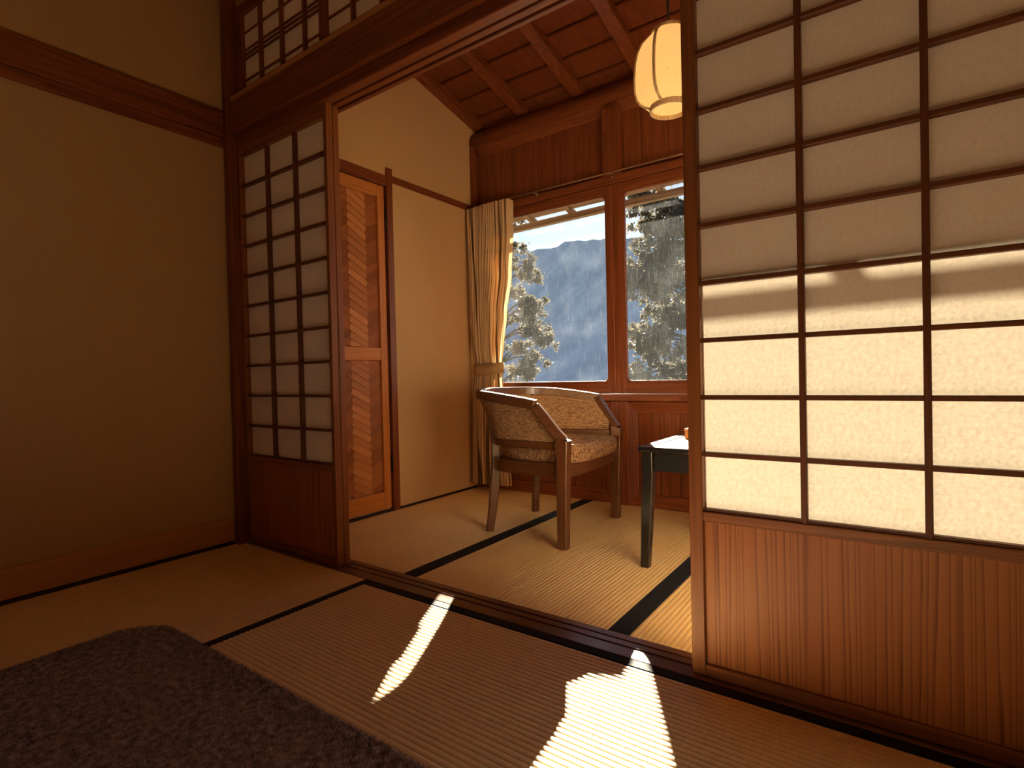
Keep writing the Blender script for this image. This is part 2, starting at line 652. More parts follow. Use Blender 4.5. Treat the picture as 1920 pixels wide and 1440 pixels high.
w = thing('wall_left', 'tan sand-plaster wall beside the rug', 'wall', (0, -1.3, 0), kind='structure')
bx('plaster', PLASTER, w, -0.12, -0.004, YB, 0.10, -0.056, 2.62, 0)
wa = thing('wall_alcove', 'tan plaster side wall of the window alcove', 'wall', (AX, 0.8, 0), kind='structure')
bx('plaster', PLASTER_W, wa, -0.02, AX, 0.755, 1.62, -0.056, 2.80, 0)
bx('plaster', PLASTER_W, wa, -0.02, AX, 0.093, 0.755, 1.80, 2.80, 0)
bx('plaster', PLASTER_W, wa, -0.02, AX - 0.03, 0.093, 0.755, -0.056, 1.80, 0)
tag(bx('wall_right', PLASTER, None, RX, RX + 0.12, YB, 1.62, -0.056, 2.85, 0), 'tan plaster wall closing the right end', 'wall', kind='structure')
tag(bx('wall_rear', PLASTER, None, -0.12, RX + 0.12, YB - 0.12, YB, -0.056, 2.62, 0), 'tan plaster wall behind the viewer', 'wall', kind='structure')
tag(bx('ceiling_room', wood('cedar_ceiling', (0.58, 0.42, 0.26), (0.78, 0.62, 0.42), 'x', 0.6, 0.2, contrast=0.5), None, -0.12, RX + 0.12, YB, 0.085, 2.60, 2.66, 0), 'flat pale cedar board ceiling of the dim room', 'ceiling', kind='structure')
wt = thing('wall_transom', 'narrow plaster wall above the transom lattice', 'wall', (0, 0.03, 2.4), kind='structure')
bx('plaster', PLASTER, wt, 0.0, RX, 0.01, 0.06, 2.36, 2.60, 0)
bx('plaster', PLASTER, wt, 0.0, RX, 0.01, 0.06, 2.60, 2.86, 0)

# tan-wood band on the left wall, with a lower lip
t = thing('trim_1', 'wide reddish timber band across the left plaster wall', 'trim', (0, -1.3, 1.8), kind='structure')
bx('band_board', red('y'), t, -0.004, 0.010, YB, -0.045, 1.790, 1.908)
bx('band_lip', red('y'), t, -0.004, 0.006, YB, -0.045, 1.747, 1.789)
b = thing('baseboard_left', 'plain brown skirting board along the left wall', 'baseboard', (0, -1.3, 0), kind='structure')
bx('skirting_board', base('y'), b, -0.004, 0.004, YB, -0.045, 0.014, 0.120)
bx('shadow_gap_strip', simple('gap_wood', (0.03, 0.015, 0.01), 0.8), b, -0.004, -0.001, YB, -0.045, -0.02, 0.0135, 0)

# corner post
tag(bx('trim_2', red('z'), None, 0.002, 0.038, -0.045, 0.092, -0.05, 2.60, 0.004), 'dark corner post between left wall and paper screen', 'post', kind='structure')

# lintel: head track over the screens
lin = thing('trim_3', 'dark grooved lintel beam spanning over the sliding screens', 'lintel', (1.5, 0.03, 1.85), kind='structure')
bx('front_track', red('x'), lin, 0.038, RX, -0.012, 0.027, 1.760, 1.94, 0.003)
bx('groove_bed', red('x'), lin, 0.038, RX, 0.027, 0.035, 1.775, 1.94, 0)
bx('middle_track', red('x'), lin, 0.038, RX, 0.035, 0.061, 1.760, 1.94, 0.002)
bx('groove_bed', red('x'), lin, 0.038, RX, 0.061, 0.068, 1.775, 1.94, 0)
bx('rear_track', red('x'), lin, 0.038, RX, 0.068, 0.086, 1.757, 1.94, 0.002)
bx('face_board', red('x'), lin, 0.038, RX, -0.036, -0.013, 1.800, 1.938, 0.004)
bx('top_ledge', base('x'), lin, 0.038, RX, -0.028, 0.06, 1.942, 1.966, 0.002)

# sill with two grooves
sil = thing('trim_4', 'brown grooved floor sill under the sliding screens', 'sill', (1.5, 0.04, 0), kind='structure')
for y0, y1, z1, nm in ((-0.016, 0.029, 0.0015, 'front_strip'), (0.029, 0.035, -0.004, 'groove_bed'), (0.035, 0.060, 0.0015, 'middle_strip'), (0.060, 0.066, -0.004, 'groove_bed'), (0.066, 0.093, 0.0015, 'rear_strip')):
    bx(nm, wood('sill_wood', (0.10, 0.040, 0.020), (0.26, 0.115, 0.062), 'x', 0.28, 0.5), sil, 0.038, RX, y0, y1, -0.052, z1, 0.0012 if 'strip' in nm else 0)

# ------------------------------------------------------------------ sliding paper screens
ROW0, ROWH = 0.390, 0.1322
SB, ST = 0.003, 1.768


def screen(x0, x1, y0, cols, first_col, label, cellw):
    """stile width from grid; y0 is the room-side face; lattice in front, paper behind"""
    th = 0.029
    s = thing('shoji_screen', label, 'sliding screen', ((x0 + x1) / 2, y0 + th / 2, 0), group='sliding paper screens of the partition')
    gl, gr = first_col, first_col + cols * cellw
    bx('stile', brn('z'), s, x0, gl, y0, y0 + th, SB, ST, 0.002)
    bx('stile', brn('z'), s, gr, x1, y0, y0 + th, SB, ST, 0.002)
    bx('top_rail', brn('x'), s, gl, gr, y0, y0 + th, ROW0 + 10 * ROWH, ST, 0.002)
    bx('middle_rail', brn('x'), s, gl, gr, y0, y0 + th, 0.366, 0.389, 0.002)
    bx('bottom_rail', brn('x'), s, gl, gr, y0, y0 + th, SB, 0.031, 0.002)
    wp = bx('wood_panel', PANEL, s, gl, gr, y0 + 0.010, y0 + 0.0165, 0.031, 0.366, 0)
    bx('bounce_board', PALE, wp, gl, gr, y0 + 0.0168, y0 + 0.0215, 0.031, 0.366, 0, label='pale board added on the window side to bounce sunlight')  # added board, pale so that it throws sun back onto the alcove floor
    for i in range(1, cols):
        bx('upright_bar', bar('z'), s, gl + i * cellw - 0.0062, gl + i * cellw + 0.0062, y0 + 0.002, y0 + 0.021, 0.389, ROW0 + 10 * ROWH, 0.0015)
    for j in range(1, 10):
        bx('cross_bar', bar('x'), s, gl, gr, y0 + 0.003, y0 + 0.021, ROW0 + j * ROWH - 0.0053, ROW0 + j * ROWH + 0.0053, 0.0012)
    bx('inner_bead', bar('x'), s, gl, gr, y0 + 0.006, y0 + 0.021, 0.389, 0.396, 0.001)
    proto = None
    for i in range(cols):
        for j in range(10):
            xc, zc = gl + (i + 0.5) * cellw, ROW0 + (j + 0.5) * ROWH
            if proto is None:
                ya = y0 + 0.0215
                proto = MB().add([(xc - cellw / 2, ya, zc - ROWH / 2), (xc + cellw / 2, ya, zc - ROWH / 2), (xc + cellw / 2, ya, zc + ROWH / 2), (xc - cellw / 2, ya, zc + ROWH / 2)], [(0, 1, 2, 3)])
                o = proto.build('paper_pane', PAPER, s)
                # move origin-based: keep mesh centred for re-use
                base_o, bxc, bzc = o, xc, zc
            else:
                c = copy_part(base_o, s, (xc - bxc, 0, zc - bzc))
    return s


def panel_mat():
    m, nt, out = newmat('cedar_panel')
    L = nt.links.new
    b = principled(nt, out, 0.42, 0.35)
    tc = N(nt, 'ShaderNodeTexCoord')
    mp = N(nt, 'ShaderNodeMapping')
    mp.inputs['Scale'].default_value = (1, 1, 0.016)
    L(tc.outputs['Object'], mp.inputs['Vector'])
    nd = N(nt, 'ShaderNodeTexNoise', Scale=11.0, Detail=4.0)
    L(mp.outputs['Vector'], nd.inputs['Vector'])
    sp = N(nt, 'ShaderNodeSeparateXYZ')
    L(mp.outputs['Vector'], sp.inputs[0])
    ma = N(nt, 'ShaderNodeMath', operation='MULTIPLY_ADD')
    ma.inputs[1].default_value = 0.16
    L(nd.outputs['Fac'], ma.inputs[0])
    L(sp.outputs['X'], ma.inputs[2])
    mu = N(nt, 'ShaderNodeMath', operation='MULTIPLY')
    mu.inputs[1].default_value = 66.0
    L(ma.outputs[0], mu.inputs[0])
    fr = N(nt, 'ShaderNodeMath', operation='FRACT')
    L(mu.outputs[0], fr.inputs[0])
    n2 = N(nt, 'ShaderNodeTexNoise', Scale=260.0, Detail=3.0)
    L(mp.outputs['Vector'], n2.inputs['Vector'])
    a2 = N(nt, 'ShaderNodeMath', operation='MULTIPLY_ADD')
    a2.inputs[1].default_value = 0.35
    a2.inputs[2].default_value = -0.17
    L(n2.outputs['Fac'], a2.inputs[0])
    a3 = N(nt, 'ShaderNodeMath', operation='ADD')
    L(fr.outputs[0], a3.inputs[0])
    L(a2.outputs[0], a3.inputs[1])
    c = ramp(nt, a3.outputs[0], [(0.0, (0.42, 0.150, 0.045)), (0.66, (0.37, 0.125, 0.036)), (0.84, (0.27, 0.085, 0.024)), (0.93, (0.19, 0.056, 0.016)), (1.0, (0.40, 0.14, 0.042))])
    L(c, b.inputs['Base Color'])
    bp = N(nt, 'ShaderNodeBump', Strength=0.05, Distance=0.001)
    L(fr.outputs[0], bp.inputs['Height'])
    L(bp.outputs['Normal'], b.inputs['Normal'])
    return m


PANEL = panel_mat()
PALE = wood('pale_board', (0.62, 0.44, 0.25), (0.80, 0.62, 0.40), 'z', 0.6, 0.2, contrast=0.5)
CW = 0.2095
screen(0.039, 0.670, 0.0, 3, 0.052, 'front paper screen beside the left wall, dim paper above dark panel', 0.200)
tag(bx('trim_8', brn('z'), None, 0.612, 0.669, 0.0315, 0.0600, 0.0016, 1.7595, 0.003), 'slim jamb post standing behind the left paper screen', 'post', kind='structure')
screen(2.007, 2.912, 0.0, 4, 2.0385, 'right-hand paper screen glowing in sunlight on its lower half', CW)
screen(2.880, 3.785, 0.033, 4, 2.9115, 'paper screen standing beyond the right edge of view', CW)

# ------------------------------------------------------------------ transom lattice above the lintel
tr = thing('transom_lattice', 'dark lattice transom with small paper panes above the lintel', 'transom', (1.5, 0.02, 2.0))
Z0, Z1 = 1.997, 2.320
bx('bottom_rail', red('x'), tr, 0.038, RX, 0.000, 0.030, 1.967, Z0, 0.002)
bx('top_rail', red('x'), tr, 0.038, RX, 0.000, 0.030, Z1, 2.36, 0.002)
bx('stile', red('z'), tr, 0.038, 0.089, 0.0, 0.030, Z0, Z1, 0.002)
panels = [(0.089, 0.642, (0.2275, 0.382, 0.5385), (2.036, 2.128, 2.147, 2.166, 2.241)), (0.679, 1.232, (0.829, 0.983, 1.137), (2.072, 2.147, 2.240)),
          (1.269, 1.822, (1.42, 1.573, 1.727), (2.036, 2.128, 2.147, 2.166, 2.241)), (1.859, 2.42, (2.01, 2.163, 2.317), (2.072, 2.147, 2.240))]
for a, b_, ups, crs in panels:
    bx('stile', red('z'), tr, b_, b_ + 0.037, 0.0, 0.030, Z0, Z1, 0.002)
    xs = [a] + list(ups) + [b_]
    zs = [Z0] + [z for z in crs if z not in (2.128, 2.166)] + [Z1]
    for x in ups:
        bx('upright_bar', red('z'), tr, x - 0.009, x + 0.009, 0.006, 0.020, Z0, Z1, 0.0015)
    for z in crs:
        hw = 0.0038
        bx('cross_bar', red('x'), tr, a, b_, 0.013, 0.020, z - hw, z + hw, 0.001)
    for i in range(len(xs) - 1):
        for j in range(len(zs) - 1):
            MB().add([(xs[i], 0.0205, zs[j]), (xs[i + 1], 0.0205, zs[j]), (xs[i + 1], 0.0205, zs[j + 1]), (xs[i], 0.0205, zs[j + 1])], [(0, 1, 2, 3)]).build('paper_pane', PAPER, tr)
bx('end_board', red('x'), tr, 2.457, RX, 0.0, 0.03, Z0, Z1, 0.0)

# ------------------------------------------------------------------ tatami mats
RIDGE = 0.0155


def mat_tatami(x0, x1, y0, y1, axis, borders, label, ztop=0.0):
    t = thing('tatami_mat', label, 'tatami mat', ((x0 + x1) / 2, (y0 + y1) / 2, -0.055), group='tatami mats laid edge to edge')
    BW = 0.031
    wx0, wx1, wy0, wy1 = x0, x1, y0, y1
    if 'l' in borders: wx0 += BW
    if 'r' in borders: wx1 -= BW
    if 'f' in borders: wy1 -= BW     # far side
    if 'n' in borders: wy0 += BW     # near side
    a0, a1 = (wy0, wy1) if axis == 'x' else (wx0, wx1)
    n = max(1, int(round((a1 - a0) / RIDGE)))
    p = (a1 - a0) / n
    pts = []
    for i in range(n):
        for k in range(8):
            u = (0, 0.05, 0.14, 0.3, 0.5, 0.7, 0.86, 0.95)[k]
            pts.append((a0 + (i + u) * p, ztop - 0.0032 + 0.0032 * max(0.0, math.sin(math.pi * u)) ** 0.45))
    pts.append((a1, ztop - 0.0032))
    pts = [(a0, -0.055)] + pts + [(a1, -0.055)]
    m = MB()
    if axis == 'x':
        m.loft([[(wx0, a, z) for a, z in pts], [(wx1, a, z) for a, z in pts]], True, True)
    else:
        m.loft([[(a, wy0, z) for a, z in pts], [(a, wy1, z) for a, z in pts]], True, True)
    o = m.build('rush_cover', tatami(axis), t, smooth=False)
    for s in borders:
        r = {'l': (x0, x0 + BW, y0, y1), 'r': (x1 - BW, x1, y0, y1), 'n': (x0, x1, y0, y0 + BW), 'f': (x0, x1, y1 - BW, y1)}[s]
        bx('border_strip', HERI, t, r[0], r[1], r[2], r[3], -0.055, ztop + 0.0008, 0.0012)
    return t


mat_tatami(0.004, 0.881, -1.780, -0.0165, 'y', 'r', 'dim tatami mat along the left wall, partly under the rug')
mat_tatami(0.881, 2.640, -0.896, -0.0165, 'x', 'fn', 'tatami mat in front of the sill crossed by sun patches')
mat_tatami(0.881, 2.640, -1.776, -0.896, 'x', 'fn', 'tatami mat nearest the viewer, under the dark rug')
mat_tatami(2.640, 3.520, -1.776, -0.0165, 'y', 'lr', 'tatami mat to the right, below the right-hand screen')
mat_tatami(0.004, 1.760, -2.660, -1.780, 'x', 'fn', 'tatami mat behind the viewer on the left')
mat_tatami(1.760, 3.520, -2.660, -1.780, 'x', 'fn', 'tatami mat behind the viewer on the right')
mat_tatami(AX + 0.004, 0.955, 0.0935, BY - 0.004, 'y', 'r', 'alcove tatami mat beside the woven door')
mat_tatami(0.955, 1.773, 0.0935, BY - 0.004, 'y', 'lr', 'alcove tatami mat under the armchair, between two black borders')
mat_tatami(1.773, 2.640, 0.0935, BY - 0.004, 'y', 'lr', 'alcove tatami mat right of the black table leg')
mat_tatami(2.640, 3.780, 0.0935, BY - 0.004, 'y', 'lr', 'alcove tatami mat hidden behind the right-hand screen')

# ------------------------------------------------------------------ alcove side wall: door, posts, rails
d = thing('door_1', 'narrow orange timber door with two woven bark panels', 'door', (AX, 0.4, 0), kind='structure')
DX = AX - 0.006
bx('stile', org('z'), d, DX - 0.028, DX, 0.686, 0.733, 0.018, 1.752, 0.0025)
bx('stile', org('z'), d, DX - 0.028, DX, 0.106, 0.153, 0.018, 1.752, 0.0025)
bx('top_rail', org('y'), d, DX - 0.028, DX, 0.153, 0.686, 1.690, 1.752, 0.0025)
bx('middle_rail', org('y'), d, DX - 0.028, DX, 0.153, 0.686, 0.814, 0.884, 0.0025)
bx('bottom_rail', org('y'), d, DX - 0.028, DX, 0.153, 0.686, 0.018, 0.110, 0.0025)
def bark(name, lo, hi):
    m, nt, out = newmat(name)
    L = nt.links.new
    b = principled(nt, out, 0.5, 0.3)
    oi = N(nt, 'ShaderNodeObjectInfo')
    tc = N(nt, 'ShaderNodeTexCoord')
    n = N(nt, 'ShaderNodeTexNoise', Scale=220.0, Detail=3.0)
    L(tc.outputs['Object'], n.inputs['Vector'])
    a = N(nt, 'ShaderNodeMath', operation='MULTIPLY_ADD')
    a.inputs[1].default_value = 0.25
    L(n.outputs['Fac'], a.inputs[0])
    L(oi.outputs['Random'], a.inputs[2])
    L(ramp(nt, a.outputs[0], [(0.1, lo), (1.1, hi)]), b.inputs['Base Color'])
    return m


WEAVE_OLD = wood('bark_strip', (0.27, 0.080, 0.022), (0.46, 0.155, 0.046), 'y', 0.5, 0.3, contrast=0.8)
WEAVE = bark('bark_strip', (0.25, 0.078, 0.022), (0.40, 0.135, 0.040))
WEAVE2 = bark('bark_strip_pale', (0.42, 0.150, 0.044), (0.64, 0.26, 0.085))
wpan = bx('woven_panel', simple('backing', (0.17, 0.052, 0.016), 0.8), d, DX - 0.026, DX - 0.016, 0.153, 0.686, 0.110, 1.690, 0)
PROT = {}
colw, pitch = 0.0975, 0.0405
cy0 = 0.1135
for (za, zb) in ((0.112, 0.812), (0.886, 1.688)):
    for ci in range(6):
        yc = cy0 + colw * (ci + 0.5)
        sgn = 1 if ci % 2 == 0 else -1
        nrow = int((zb - za) / pitch) + 2
        for k in range(nrow):
            zc = za + (k - 0.2) * pitch + (0.5 * pitch if ci % 2 else 0)
            # strip: tilted rectangle clipped to the panel
            ang = math.radians(28) * sgn * -1
            hl, hw = colw * (0.66 if ci % 2 == 0 else 0.86), pitch * (0.445 if ci % 2 == 0 else 0.415)
            ca, sa = math.cos(ang), math.sin(ang)
            poly = [(yc + u * ca - v * sa, zc + u * sa + v * ca) for u, v in ((-hl, -hw), (hl, -hw), (hl, hw), (-hl, hw))]
            # clip against panel
            def clip(pl, ax, lim, keep):
                out = []
                for i in range(len(pl)):
                    p, q = pl[i - 1], pl[i]
                    ip, iq = keep(p[ax], lim), keep(q[ax], lim)
                    if ip != iq:
                        tt = (lim - p[ax]) / (q[ax] - p[ax])
                        out.append((p[0] + (q[0] - p[0]) * tt, p[1] + (q[1] - p[1]) * tt))
                    if iq: out.append(q)
                return out
            for ax, lim, kp in ((0, 0.154, lambda a, l: a > l), (0, 0.685, lambda a, l: a < l), (1, za, lambda a, l: a > l), (1, zb, lambda a, l: a < l)):
                if poly: poly = clip(poly, ax, lim, kp)
            if len(poly) < 3: continue
            # depth: pale column lies over the neighbours, ends dip under the next strip
            over = 0.0036 if ci % 2 == 0 else 0.0

            def dep(y, z):
                u = (y - yc) * ca + (z - zc) * sa
                v = -(y - yc) * sa + (z - zc) * ca
                return DX - 0.0125 + over - 0.0008 * (u / hl) ** 2 - 0.0024 * (v / hw)
            m = MB()
            f0 = [(dep(y, z), y, z) for y, z in poly]
            f1 = [(x - 0.0025, y, z) for x, y, z in f0]
            m.loft([f1, f0], True, True)
            m.build('woven_strip', WEAVE2 if ci % 2 == 0 else WEAVE, wpan)
for z0, z1 in ((1.521, 1.628), (0.21, 0.312)):
    h = MB()
    h.tube([(AX + 0.002, 0.7365, z0), (AX + 0.002, 0.7365, z1)], 0.0055, 8, upv=(1, 0, 0))
    h.build('hinge', DARKMETAL, d, smooth=True)
fr_ = thing('trim_5', 'reddish door post and head rail framing the woven door', 'door frame', (AX, 0.76, 0), kind='structure')
bx('post', red('z'), fr_, AX - 0.03, AX + 0.008, 0.741, 0.783, -0.05, 1.857, 0.002)
bx('head_rail', red('y'), fr_, AX - 0.03, AX + 0.006, 0.093, 0.741, 1.757, 1.812, 0.002)
bx('threshold', simple('dark_threshold', (0.035, 0.018, 0.012), 0.4), fr_, AX - 0.03, AX + 0.003, 0.093, 0.741, -0.05, 0.007, 0.001)
bx('wall_foot_strip', simple('dark_threshold', (0.035, 0.018, 0.012), 0.4), fr_, AX - 0.002, AX + 0.003, 0.783, BY - 0.03, -0.05, 0.012, 0.001)
bx('wall_rail', red('y'), fr_, AX - 0.002, AX + 0.006, 0.783, BY - 0.03, 1.783, 1.822, 0.002)
tag(bx('trim_6', red('z'), None, AX + 0.0005, AX + 0.034, 1.455, 1.520, -0.05, 2.20, 0.003), 'narrow corner post left of the curtain', 'post', kind='structure')

# ------------------------------------------------------------------ window wall
wb = thing('wall_back', 'reddish panelled timber wall holding the windows', 'wall', (1.5, BY, 0), kind='structure')
bx('outer_wall', red('x'), wb, -0.02, RX, 1.535, 1.60, -0.056, 0.60, 0)
bx('outer_wall', red('x'), wb, -0.12, RX + 0.12, 1.535, 1.60, 1.765, 2.86, 0)
bx('outer_wall', red('z'), wb, -0.02, 0.250, 1.535, 1.60, 0.60, 1.765, 0)
bx('outer_wall', red('z'), wb, 3.30, RX, 1.535, 1.60, 0.60, 1.765, 0)
# board field over the windows
xs = [0.197, 0.265, 0.333, 0.470, 0.565, 0.673, 0.790, 0.900, 1.000, 1.101]
for i in range(len(xs) - 1):
    bx('upper_board', red('z'), wb, xs[i] + 0.0006, xs[i + 1] - 0.0006, 1.500 + 0.002 * (i % 2), 1.534, 1.79, 2.25, 0.0015)
xs = [1.205, 1.311, 1.438, 1.57, 1.68, 1.80, 1.92, 2.05, 2.165, 2.27, 2.39, 2.5, 2.62, 2.74, 2.86, 3.0, 3.12, 3.25, 3.4, 3.6, 3.8]
for i in range(len(xs) - 1):
    bx('upper_board', red('z'), wb, xs[i] + 0.0006, xs[i + 1] - 0.0006, 1.500 + 0.002 * (i % 2), 1.534, 1.79, 2.25, 0.0015)
m = MB()
m.loft([[(1.103, 1.452, 1.79), (1.203, 1.452, 1.79), (1.203, 1.53, 1.79), (1.103, 1.53, 1.79)],
        [(1.103, 1.452, 2.150), (1.203, 1.452, 2.150), (1.203, 1.53, 2.150), (1.103, 1.53, 2.150)],
        [(1.118, 1.456, 2.172), (1.188, 1.456, 2.172), (1.188, 1.53, 2.172), (1.118, 1.53, 2.172)]])
m.build('short_post', red('z'), wb)
bx('head_beam', red('x'), wb, AX + 0.034, RX, 1.470, 1.535, 1.752, 1.795, 0.003)
bx('sill_rail', red('x'), wb, AX + 0.034, RX, 1.462, 1.535, 0.565, 0.603, 0.004)
bx('post_board', red('z'), wb, 1.113, 1.160, 1.468, 1.535, -0.05, 0.5645, 0.003)
bx('post_board', red('z'), wb, 1.161, 1.208, 1.472, 1.535, -0.05, 0.5645, 0.003)
bx('post_board', red('z'), wb, 2.110, 2.205, 1.472, 1.535, -0.05, 0.5645, 0.003)
bx('post_board', red('z'), wb, 3.105, 3.200, 1.472, 1.535, -0.05, 0.5645, 0.003)


def wainscot(xa, xb, planks):
    """bevelled picture-frame moulding with upright planks inside"""
    def mould(o0, o1, i0, i1):      # sloping face from outer edge (proud) to inner edge (deep)
        m = MB()
        m.loft([[(o0[0], 1.476, o0[1]), (i0[0], 1.492, i0[1]), (i0[0], 1.534, i0[1]), (o0[0], 1.534, o0[1])],
                [(o1[0], 1.476, o1[1]), (i1[0], 1.492, i1[1]), (i1[0], 1.534, i1[1]), (o1[0], 1.534, o1[1])]])
        return m
    zt, zb, it, ib = 0.560, 0.001, 0.499, 0.066
    e = 0.053
    mould((xa, zt), (xb, zt), (xa + e, it), (xb - e, it)).build('frame_moulding', red('x'), wb)
    mould((xb, zb), (xa, zb), (xb - e, ib), (xa + e, ib)).build('frame_moulding', red('x'), wb)
    mould((xa, zb), (xa, zt), (xa + e, ib), (xa + e, it)).build('frame_moulding', red('z'), wb)
    mould((xb, zt), (xb, zb), (xb - e, it), (xb - e, ib)).build('frame_moulding', red('z'), wb)
    n = planks
    x0, x1 = xa + e, xb - e
    for i in range(n):
        a, b_ = x0 + (x1 - x0) * i / n, x0 + (x1 - x0) * (i + 1) / n
        bx('wainscot_plank', red('z'), wb, a + 0.0008, b_ - 0.0008, 1.497 + 0.003 * (i % 2), 1.534, ib, it, 0.002)


wainscot(0.198, 1.112, 7)
wainscot(1.209, 2.109, 7)
wainscot(2.206, 3.104, 7)

# log beam under the ceiling
m = MB()
rings = []
for i in range(25):
    x = AX + 0.001 + (RX - AX - 0.002) * i / 24
    r0 = 0.097 + 0.003 * math.sin(i * 0.9)
    rings.append([(x, 1.552 + (r0 * (1 + 0.02 * math.sin(3 * a + i * .2))) * math.cos(a), 2.214 + r0 * 1.0 * math.sin(a)) for a in [k * 2 * math.pi / 28 for k in range(28)]])
m.loft(rings)
tag(m.build('trim_7', red('x'), None, smooth=True), 'rounded log beam running under the sloping ceiling', 'beam', kind='structure')

# ------------------------------------------------------------------ sloping alcove ceiling
def cz(y): return 2.437 - 0.234 * (y - 0.984)


ce = thing('ceiling', 'sloping dark reddish board ceiling of the alcove', 'ceiling', (1.5, 0.8, 2.5), kind='structure')
yl = [1.62, 1.482, 1.315, 1.148, 0.981, 0.814, 0.647, 0.480, 0.313, 0.06]
for i in range(len(yl) - 1):
    ya, yb = yl[i], yl[i + 1]           # ya lower (window) side
    lo, hi = 0.040, 0.052               # lapped: each board's window-side edge hangs lower
    m = MB()
    za0, zb0 = cz(ya) + lo + 0.022, cz(yb - 0.012) + lo - 0.002
    m.loft([[(AX, ya, za0), (AX, yb - 0.012, zb0), (AX, yb - 0.012, zb0 + 0.012), (AX, ya, za0 + 0.012)],
            [(RX, ya, za0), (RX, yb - 0.012, zb0), (RX, yb - 0.012, zb0 + 0.012), (RX, ya, za0 + 0.012)]])
    m.build('ceiling_board', ceilw('y'), ce)
for x0, x1 in [(AX + 0.001, 0.228)] + [(0.512 + 0.3805 * k, 0.578 + 0.3805 * k) for k in range(9)]:
    if x1 > RX: break
    m = MB()
    y0, y1 = 0.062, 1.56
    m.loft([[(x0, y0, cz(y0)), (x1, y0, cz(y0)), (x1, y0, cz(y0) + 0.045), (x0, y0, cz(y0) + 0.045)],
            [(x0, y1, cz(y1)), (x1, y1, cz(y1)), (x1, y1, cz(y1) + 0.045), (x0, y1, cz(y1) + 0.045)]])
    m.build('rafter', red('y'), ce)
tag(bx('ceiling_cover', ceilw('x'), None, -0.12, RX + 0.12, 0.0, 1.66, 2.86, 2.90, 0), 'roof boarding above the sloping alcove ceiling', 'ceiling', kind='structure')

# ------------------------------------------------------------------ windows
def rrect(x0, x1, z0, z1, r, seg=6):
    pts = []
    for cx_, cz_, a0 in ((x1 - r, z1 - r, 0), (x0 + r, z1 - r, 90), (x0 + r, z0 + r, 180), (x1 - r, z0 + r, 270)):
        for k in range(seg + 1):
            a = math.radians(a0 + 90 * k / seg)
            pts.append((cx_ + r * math.cos(a), cz_ + r * math.sin(a)))
    return pts


def window(n, xl, xr, pl, pr, yoff, label):
    w = thing('window_%d' % n, label, 'window', ((xl + xr) / 2, BY, 0.6), kind='structure')
    zb, zt, pb, pt = 0.604, 1.7515, 0.676, 1.692
    y0, y1 = BY - 0.004 + yoff, BY + 0.028 + yoff
    bd = 0.010
    bx('stile', red('z'), w, xl, pl - bd, y0, y1, zb, zt, 0.003)
    bx('stile', red('z'), w, pr + bd, xr, y0, y1, zb, zt, 0.003)
    bx('bottom_rail', red('x'), w, pl - bd, pr + bd, y0, y1, zb, pb - bd, 0.003)
    bx('top_rail', red('x'), w, pl - bd, pr + bd, y0, y1, pt + bd, zt, 0.003)
    # bead with rounded corners
    inn = rrect(pl, pr, pb, pt, 0.026)
    inn0 = rrect(pl - 0.004, pr + 0.004, pb - 0.004, pt + 0.004, 0.03)
    out = []
    for (x, z) in inn:
        # project outward to the square opening
        dx = -bd if x < (pl + pr) / 2 else bd
        dz = -bd if z < (pb + pt) / 2 else bd
        nx = min(max(x + (dx if abs(x - (pl if dx < 0 else pr)) < 0.0265 else 0), pl - bd), pr + bd)
        nz = min(max(z + (dz if abs(z - (pb if dz < 0 else pt)) < 0.0265 else 0), pb - bd), pt + bd)
        tx, tz = abs(x - (pl if dx < 0 else pr)), abs(z - (pb if dz < 0 else pt))
        if tx < 0.0265 and tz < 0.0265:
            if tx < tz: nx = pl - bd if dx < 0 else pr + bd
            else: nz = pb - bd if dz < 0 else pt + bd
        out.append((nx, nz))
    m = MB()
    yb0, yb1, yb2 = y0 + 0.002, y0 + 0.010, y0 + 0.022
    m.loft([[(x, yb2, z) for x, z in out], [(x, yb0, z) for x, z in out], [(x, yb0, z) for x, z in inn0], [(x, yb1, z) for x, z in inn], [(x, yb2, z) for x, z in inn], [(x, yb2, z) for x, z in out]], True, False)
    m.build('corner_bead', red('x'), w)
    bx('glass_pane', GLASS, w, pl - 0.004, pr + 0.004, y0 + 0.0145, y0 + 0.0175, pb - 0.004, pt + 0.004, 0)
    return w


window(1, 0.198, 1.1415, 0.290, 1.091, 0.0, 'dusty window beside the curtain, view of the blue mountain')
window(2, 1.1425, 2.1565, 1.209, 2.090, 0.0, 'dusty window behind the table, filled with the tall evergreen')
window(3, 2.1575, 3.1800, 2.225, 3.110, 0.0, 'window hidden behind the right-hand paper screen')
bx('outer_wall', red('z'), wb, 3.1805, 3.30, 1.47, 1.60, 0.60, 1.765, 0)

# ------------------------------------------------------------------ curtain, rod
rod = thing('curtain_rod', 'thin pale metal curtain rod across the window head', 'curtain rod', (1.2, 1.44, 1.803))
MB().tube([(0.20, 1.450, 1.803), (1.6, 1.450, 1.8025), (3.25, 1.450, 1.803)], 0.0045, 8).build('rod', BRASS, rod, smooth=True)
for x in (0.245, 0.668, 1.152, 1.66, 2.165, 2.66, 3.15):
    m = MB()
    m.box(x - 0.011, x + 0.011, 1.442, 1.4695, 1.790, 1.7975, 0.002)
    m.box(x - 0.007, x + 0.007, 1.4625, 1.4695, 1.779, 1.797, 0.002)
    m.build('bracket', BRASS, rod)

cu = thing('curtain', 'striped tan curtain tied back beside the left window', 'curtain', (0.33, 1.40, 0.05))
